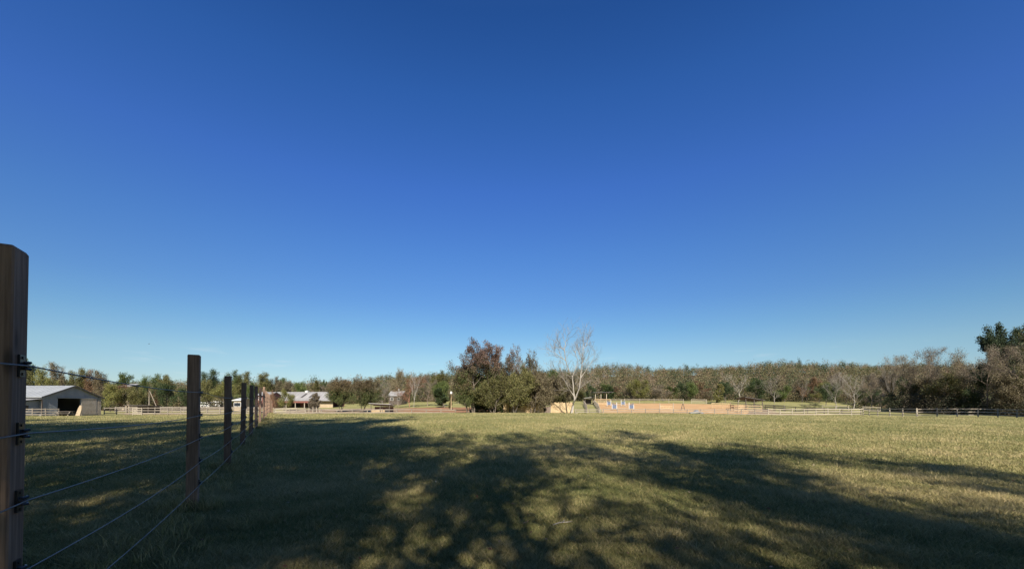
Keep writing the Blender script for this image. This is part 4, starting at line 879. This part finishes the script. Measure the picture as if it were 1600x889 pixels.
def gate_jump(px0, px1, Y, label):
    a = G(px0, Y, .1); W_ = wx(px1, Y)-a.x; root = empty('gate_jump', a, 0, label, 'jump')
    p = MB(); p.box(-.06, -.06, 0, .06, .06, 1.5); p.build('post', M['newrail'], root); p = MB(); p.box(W_-.06, -.06, 0, W_+.06, .06, 1.5); p.build('post', M['newrail'], root)
    r = MB()
    for z in (.25, .7): r.box(.07, -.03, z, W_-.07, .03, z+.1)
    for k in range(9): r.box(.1+k*(W_-.3)/8, -.055, .15, .2+k*(W_-.3)/8, -.032, .95)
    r.build('gate_panel', M['tanwood'], root)
gate_jump(1031, 1052, 94, 'low tan gate-like jump in the right half of the orange arena')
def a_frame(px, Y):
    g = G(px, Y, .1); root = empty('a_frame', g, 0, 'narrow brown A-shaped wooden frame in the arena near its right part', 'frame')
    for s in (-1, 1):
        m = MB(); m.beam((s*.45, 0, 0), (s*.06, 0, 1.5), .10, .10, (0, 1, 0)); m.build('leg', M['darkwood'], root)
    m = MB(); m.box(-.30, -.02, .5, .30, .02, .6); m.build('crossbar', M['darkwood'], root)
a_frame(1067, 91)
def gravel_heap(px, Y):
    g = G(px, Y); mb = MB(); n, m = 24, 7
    for j in range(m+1):
        for i in range(n):
            t = 2*math.pi*i/n; rr = 1.5*(1-j/m)*(1+.15*math.sin(3*t+1)+.07*math.sin(7*t)); mb.v.append((rr*math.cos(t)*1.1, rr*math.sin(t)*.8, 1.0*(j/m)**.85+.05*math.sin(5*t+j)))
    for j in range(m):
        for i in range(n): mb.f.append((j*n+i, j*n+(i+1) % n, (j+1)*n+(i+1) % n, (j+1)*n+i))
    o = mb.build('gravel_heap', M['gravel'], loc=g, smooth=True); tag(o, 'dark grey gravel heap at the near edge of the arena', 'gravel heap')
gravel_heap(1088, 79)
def trough(px, Y, label):
    g = G(px, Y); root = empty('water_trough', g, 0, label, 'trough')
    W_, D, H = 2.0, .7, .6; m = MB(); m.box(-W_/2, -D/2, .02, W_/2, -D/2+.04, H); m.box(-W_/2, D/2-.04, .02, W_/2, D/2, H); m.box(-W_/2, -D/2+.042, .02, -W_/2+.04, D/2-.042, H); m.box(W_/2-.04, -D/2+.042, .02, W_/2, D/2-.042, H); m.box(-W_/2, -D/2, -.05, W_/2, D/2, .018)
    m.build('tank', M['roof'], root); w_ = MB(); w_.box(-W_/2+.05, -D/2+.05, H-.12, W_/2-.05, D/2-.05, H-.1); w_.build('water', M['glass'], root)
trough(1086, 74.9, 'galvanised water trough in front of the gravel heap')

# picnic table, boards, poles
def picnic_table(px, Y, label):
    g = G(px, Y); root = empty('picnic_table', g, .2, label, 'table')
    t = MB()
    for k in range(5): t.box(-1.1, -.38+k*.155, .72, 1.1, -.25+k*.155, .76)
    t.build('tabletop', M['rail'], root)
    for s in (-1, 1):
        b = MB(); b.box(-1.1, s*.72-.13, .42, 1.1, s*.72+.13, .46); b.build('bench_seat', M['rail'], root)
        l = MB(); l.beam((s*.8, -.7, 0), (s*.8, -.2, .71), .05, .09, (1, 0, 0)); l.beam((s*.8, .7, 0), (s*.8, .2, .71), .05, .09, (1, 0, 0)); l.beam((s*.86, -.75, .38), (s*.86, .75, .38), .04, .08); l.build('leg_frame', M['rail'], root)
picnic_table(102, 66, 'weathered picnic table before the dark doorway of the grey barn')
board_fence('slatted pen fence in front of the lean-to of the grey barn', [(8, 64), (60, 66), (92, 68)], rails=3, H=1.2, mat='rail', bay=1.6)
def leaning_board():
    g = G(122, 69); root = MB(); pts = []
    prof = [(-.38, 0), (.38, 0), (.40, 1.1), (.30, 1.6), (.10, 1.85), (-.05, 1.8), (-.2, 1.3), (-.3, .7)]
    n = len(prof)
    for s in (-.09, .09):
        for x, z in prof: root.v.append((x, s+z*.22, z))
    root.f.append(tuple(range(n))); root.f.append(tuple(reversed(range(n, 2*n))))
    for j in range(n): root.f.append((j, (j+1) % n, n+(j+1) % n, n+j))
    o = root.build('jump_wing_panel', M['tanwall'], loc=g); tag(o, 'tan rounded panel standing at the right side of the barn doorway', 'panel')
leaning_board()
def pole(name, label, px, Y, ytop, r, mat, head=None):
    g = G(px, Y); H = zat(ytop, Y)-g.z; root = empty(name, g, 0, label, 'pole')
    m = MB(); m.tube([(0, 0, -.2), (0, 0, H*.5), (0, 0, H)], [r, r*.9, r*.8], 10); m.build('shaft', M[mat], root, smooth=True)
    if head == 'birdhouse':
        b = MB(); b.box(-.22, -.22, H, .22, .22, H+.4); b.build('box', M['white'], root); t = MB(); t.hexa([(-.32, -.32, H+.4), (.32, -.32, H+.4), (.32, .32, H+.4), (-.32, .32, H+.4), (-.02, -.32, H+.62), (.02, -.32, H+.62), (.02, .32, H+.62), (-.02, .32, H+.62)]); t.build('roof', M['white'], root)
    if head == 'lamp':
        b = MB(); b.beam((0, 0, H), (.5, -.2, H+.1), .06, .06); b.build('arm', M['roof'], root); b = MB(); b.tube([(.5, -.2, H+.22), (.5, -.2, H+.05), (.5, -.2, H-.08)], [.12, .28, .2], 10); b.build('lamp_head', M['white'], root)
    return root, H
pole('birdhouse_pole', 'pale pole with a white birdhouse right of the dark green shrubs', 705, 104, 615, .09, 'tanwood', 'birdhouse')
pole('yard_light', 'pole with a white yard light above the little grey-roofed house', 621, 138, 609, .08, 'rail', 'lamp')
r_, H_ = pole('utility_pole', 'grey upright pole with a leaning brace beside the reddish shrub', 233, 104, 609, .12, 'rail')
m = MB(); m.tube([(.1, 0, H_-.3), (1.6, .3, 1.4)], .08, 8); m.build('brace_pole', M['rail'], r_)

def horse_trailer(px, Y, label, L_=5, H=2.1):
    g = G(px, Y); root = empty('horse_trailer', g, .05, label, 'trailer')
    m = MB(); m.box(-L_/2, -1, .5, L_/2, 1, H-.25); m.hexa([(-L_/2, -1, H-.25), (L_/2, -1, H-.25), (L_/2, 1, H-.25), (-L_/2, 1, H-.25), (-L_/2+.25, -.8, H), (L_/2-.25, -.8, H), (L_/2-.25, .8, H), (-L_/2+.25, .8, H)]); m.build('body', M['white'], root)
    for x in (-.6, .35):
        t = MB(); t.tube([(x, -1.08, .35), (x, -.9, .35)], .35, 14); to = t.build('wheel', M['plastic'], root); r = MB(); r.tube([(x, -1.1, .35), (x, -1.075, .35)], .18, 10); r.build('rim', M['roof'], to)
    w_ = MB(); w_.box(-L_/2+.4, -1.02, 1.3, L_/2-.4, -1.002, 1.65); w_.build('window', M['glass'], root)
    h = MB(); h.beam((L_/2, -.5, .5), (L_/2+1.3, 0, .5), .08, .1); h.beam((L_/2, .5, .5), (L_/2+1.3, 0, .5), .08, .1); h.build('tow_bar', M['roof'], root)
horse_trailer(318, 128, 'white trailer parked among the trees just right of the second wire-fence post')
horse_trailer(346, 132, 'white trailer glimpsed just left of the third wire-fence post', 4.2, 2.3)
def bucket(px, Y, label):
    g = G(px, Y); root = empty('bucket', g, 0, label, 'bucket'); m = MB(); m.tube([(0, 0, 0), (0, 0, .35), (0, 0, .5), (0, 0, .48)], [.17, .22, .24, .2], 14); m.build('pail', M['white'], root, smooth=True)
    h = MB(); h.tube([(-.23, 0, .48), (-.12, 0, .66), (.12, 0, .66), (.23, 0, .48)], .012, 5); h.build('handle', M['wire'], root)
bucket(900.5, 76, 'white bucket on the lane right of the white bare tree')

# ------------------------------------------------------------------ grass, litter, twig, bird
def grass():
    nr = np.random.default_rng(12)
    Vs = []; Ts = []
    def patch(n, y0, y1, h, wd, lean, sprd=1.42):
        # denser towards the viewer
        t = nr.random(n); Y = (y0**-.2+(y1**-.2-y0**-.2)*t)**(-5.0); b = nr.uniform(-sprd, sprd, n); X = b*Y
        # bunching
        X += nr.normal(size=n)*.02; Y += nr.normal(size=n)*.02; Z = hgt(X, Y)
        bn = np.sin(X*2.1+np.sin(Y*1.7)*1.3)*np.sin(Y*2.3+np.sin(X*1.3)*1.5); b2 = np.sin(X*.55+1+np.sin(Y*.5))*np.sin(Y*.63+.3); b3 = np.sin(X*7+2*np.sin(Y*5.1))*np.sin(Y*8.3+1.4*np.sin(X*4))
        hh = h*nr.uniform(.5, 1.35, n)*(1+.3*bn+.3*b3); sc = (Y/y0)**.45
        hh = hh*sc**.5; w_ = wd*nr.uniform(.6, 1.4, n)*sc
        a = nr.uniform(0, 2*np.pi, n); ln = lean*nr.uniform(.3, 1.6, n)*hh; la = nr.uniform(0, 2*np.pi, n)
        dx, dy = np.cos(a)*w_/2, np.sin(a)*w_/2
        lx, ly = np.cos(la)*ln, np.sin(la)*ln
        P0 = np.stack([X-dx, Y-dy, Z-.006], 1); P1 = np.stack([X+dx, Y+dy, Z-.006], 1)
        Q1 = np.stack([X+dx*.7+lx*.45, Y+dy*.7+ly*.45, Z+hh*.6], 1); Q0 = np.stack([X-dx*.7+lx*.45, Y-dy*.7+ly*.45, Z+hh*.6], 1)
        # two quads: root part and tip part (tip narrowed)
        T1 = np.stack([X+dx*.12+lx, Y+dy*.12+ly, Z+hh], 1); T0 = np.stack([X-dx*.12+lx, Y-dy*.12+ly, Z+hh], 1)
        V = np.stack([P0, P1, Q1, Q0, Q0, Q1, T1, T0], 1).reshape(-1, 3)
        g = np.clip(.50+.16*bn+.20*b2+.10*b3+nr.normal(size=n)*.16, 0, 1)
        T = np.stack([nr.random(n), g, np.zeros(n)], 1); Vs.append(V); Ts.append(np.repeat(T, 8, axis=0))
    patch(330000, 2.6, 9, .045, .0055, 1.1)
    patch(190000, 9, 24, .055, .013, 1.0)
    patch(150000, 24, 60, .05, .022, .9)
    # taller unmown tufts along the wire fence
    nt_ = 0
    pts = []
    for k in range(0, 14):
        d = 1.83+3.74*k; x = -.567*d-1.17
        for j in range(26 if k < 6 else 14):
            s = abs(nr.normal())*.22; a = nr.uniform(0, 6.28); pts.append((x+math.cos(a)*s*1.2, d+math.sin(a)*s, 1.0))
        for j in range(46 if k < 5 else 20): f = nr.random()*3.74; pts.append((x-.567*f+nr.normal()*.28+.05, d+f+nr.normal()*.2, .75 if nr.random() < .8 else 1.2))
    pts = np.array(pts); m = 26; n = len(pts)*m; C = np.repeat(pts, m, axis=0); X = C[:, 0]+nr.normal(size=n)*.05; Y = C[:, 1]+nr.normal(size=n)*.05; Z = hgt(X, Y)
    hh = .13*C[:, 2]*nr.uniform(.4, 1.5, n); w_ = .006+.0006*Y; a = nr.uniform(0, 2*np.pi, n); dx, dy = np.cos(a)*w_/2, np.sin(a)*w_/2; la = nr.uniform(0, 2*np.pi, n); ln = hh*nr.uniform(.2, 1.0, n); lx, ly = np.cos(la)*ln, np.sin(la)*ln
    V = np.stack([np.stack([X-dx, Y-dy, Z-.01], 1), np.stack([X+dx, Y+dy, Z-.01], 1), np.stack([X+dx*.7+lx*.4, Y+dy*.7+ly*.4, Z+hh*.65], 1), np.stack([X-dx*.7+lx*.4, Y-dy*.7+ly*.4, Z+hh*.65], 1),
                  np.stack([X-dx*.7+lx*.4, Y-dy*.7+ly*.4, Z+hh*.65], 1), np.stack([X+dx*.7+lx*.4, Y+dy*.7+ly*.4, Z+hh*.65], 1), np.stack([X+dx*.1+lx, Y+dy*.1+ly, Z+hh], 1), np.stack([X-dx*.1+lx, Y-dy*.1+ly, Z+hh], 1)], 1).reshape(-1, 3)
    Vs.append(V); Ts.append(np.repeat(np.stack([nr.random(n), np.clip(nr.normal(size=n)*.2+.55, 0, 1), np.zeros(n)], 1), 8, axis=0))
    V = np.concatenate(Vs); T = np.concatenate(Ts)
    m = mat_leaf('grass_blades', [(.10, .126, .04), (.215, .21, .076), (.385, .325, .145), (.54, .43, .23)], transl=.35, rnd=0)
    o = mesh_np('pasture_grass', V, 4, len(V)//4, m, T); tag(o, 'short green and straw-coloured pasture grass', 'grass', kind='stuff')
grass()
def litter():
    nr = np.random.default_rng(21); n = 420; Y = nr.uniform(2.8, 14, n); X = nr.uniform(-1.4, 1.4, n)*Y; Z = hgt(X, Y)+.045
    V, T = leaf_quads(nr, np.stack([X, Y, Z], 1), .022, np.stack([nr.random(n), nr.random(n), np.zeros(n)], 1), 2.0)
    m = mat_leaf('dry_fallen_leaf', [(.14, .055, .03), (.22, .10, .05), (.30, .19, .10), (.42, .36, .26)], rnd=0)
    o = mesh_np('fallen_leaves', V, 4, n, m, T); tag(o, 'dry brown leaves scattered thinly over the near grass', 'fallen leaves', kind='stuff')
litter()
g = G(878, 4.75, .05); m = MB(); m.tube([(-.11, -.05, .0), (-.03, 0, .012), (.06, .04, .006), (.12, .05, .012)], [.006, .007, .006, .004], 6); m.tube([(.0, .0, .012), (.03, .06, .02), (.04, .10, .015)], [.005, .004, .003], 5)
o = m.build('twig', M['palebark'], loc=g, smooth=True); tag(o, 'pale forked twig lying on the shaded grass at bottom centre', 'twig')
def bird():
    Y = 60; loc = Vector((wx(231.5, Y), Y, zat(537, Y))); root = empty('bird', loc, .6, 'small dark bird flying high above the left treeline', 'bird')
    m = MB(); m.tube([(-.16, 0, -.01), (-.10, 0, 0), (0, 0, .01), (.09, 0, .02), (.13, 0, .03), (.17, 0, .02)], [.012, .035, .05, .03, .025, .004], 8)
    for s in (-1, 1):
        k = len(m.v); m.v += [(-.04, s*.03, .02), (.06, s*.03, .02), (.05, s*.16, .10), (-.02, s*.17, .10), (-.03, s*.30, .07), (-.04, s*.03, .03), (.06, s*.03, .03), (.05, s*.16, .11), (-.02, s*.17, .11)]
        m.f += [(k, k+1, k+2, k+3), (k+3, k+2, k+4), (k+5, k+8, k+7, k+6), (k+8, k+4, k+7), (k, k+5, k+6, k+1), (k+1, k+6, k+7, k+2), (k, k+3, k+8, k+5)]
    m.build('body', M['dark'], root); root.scale = (.6, .6, .6)
bird()
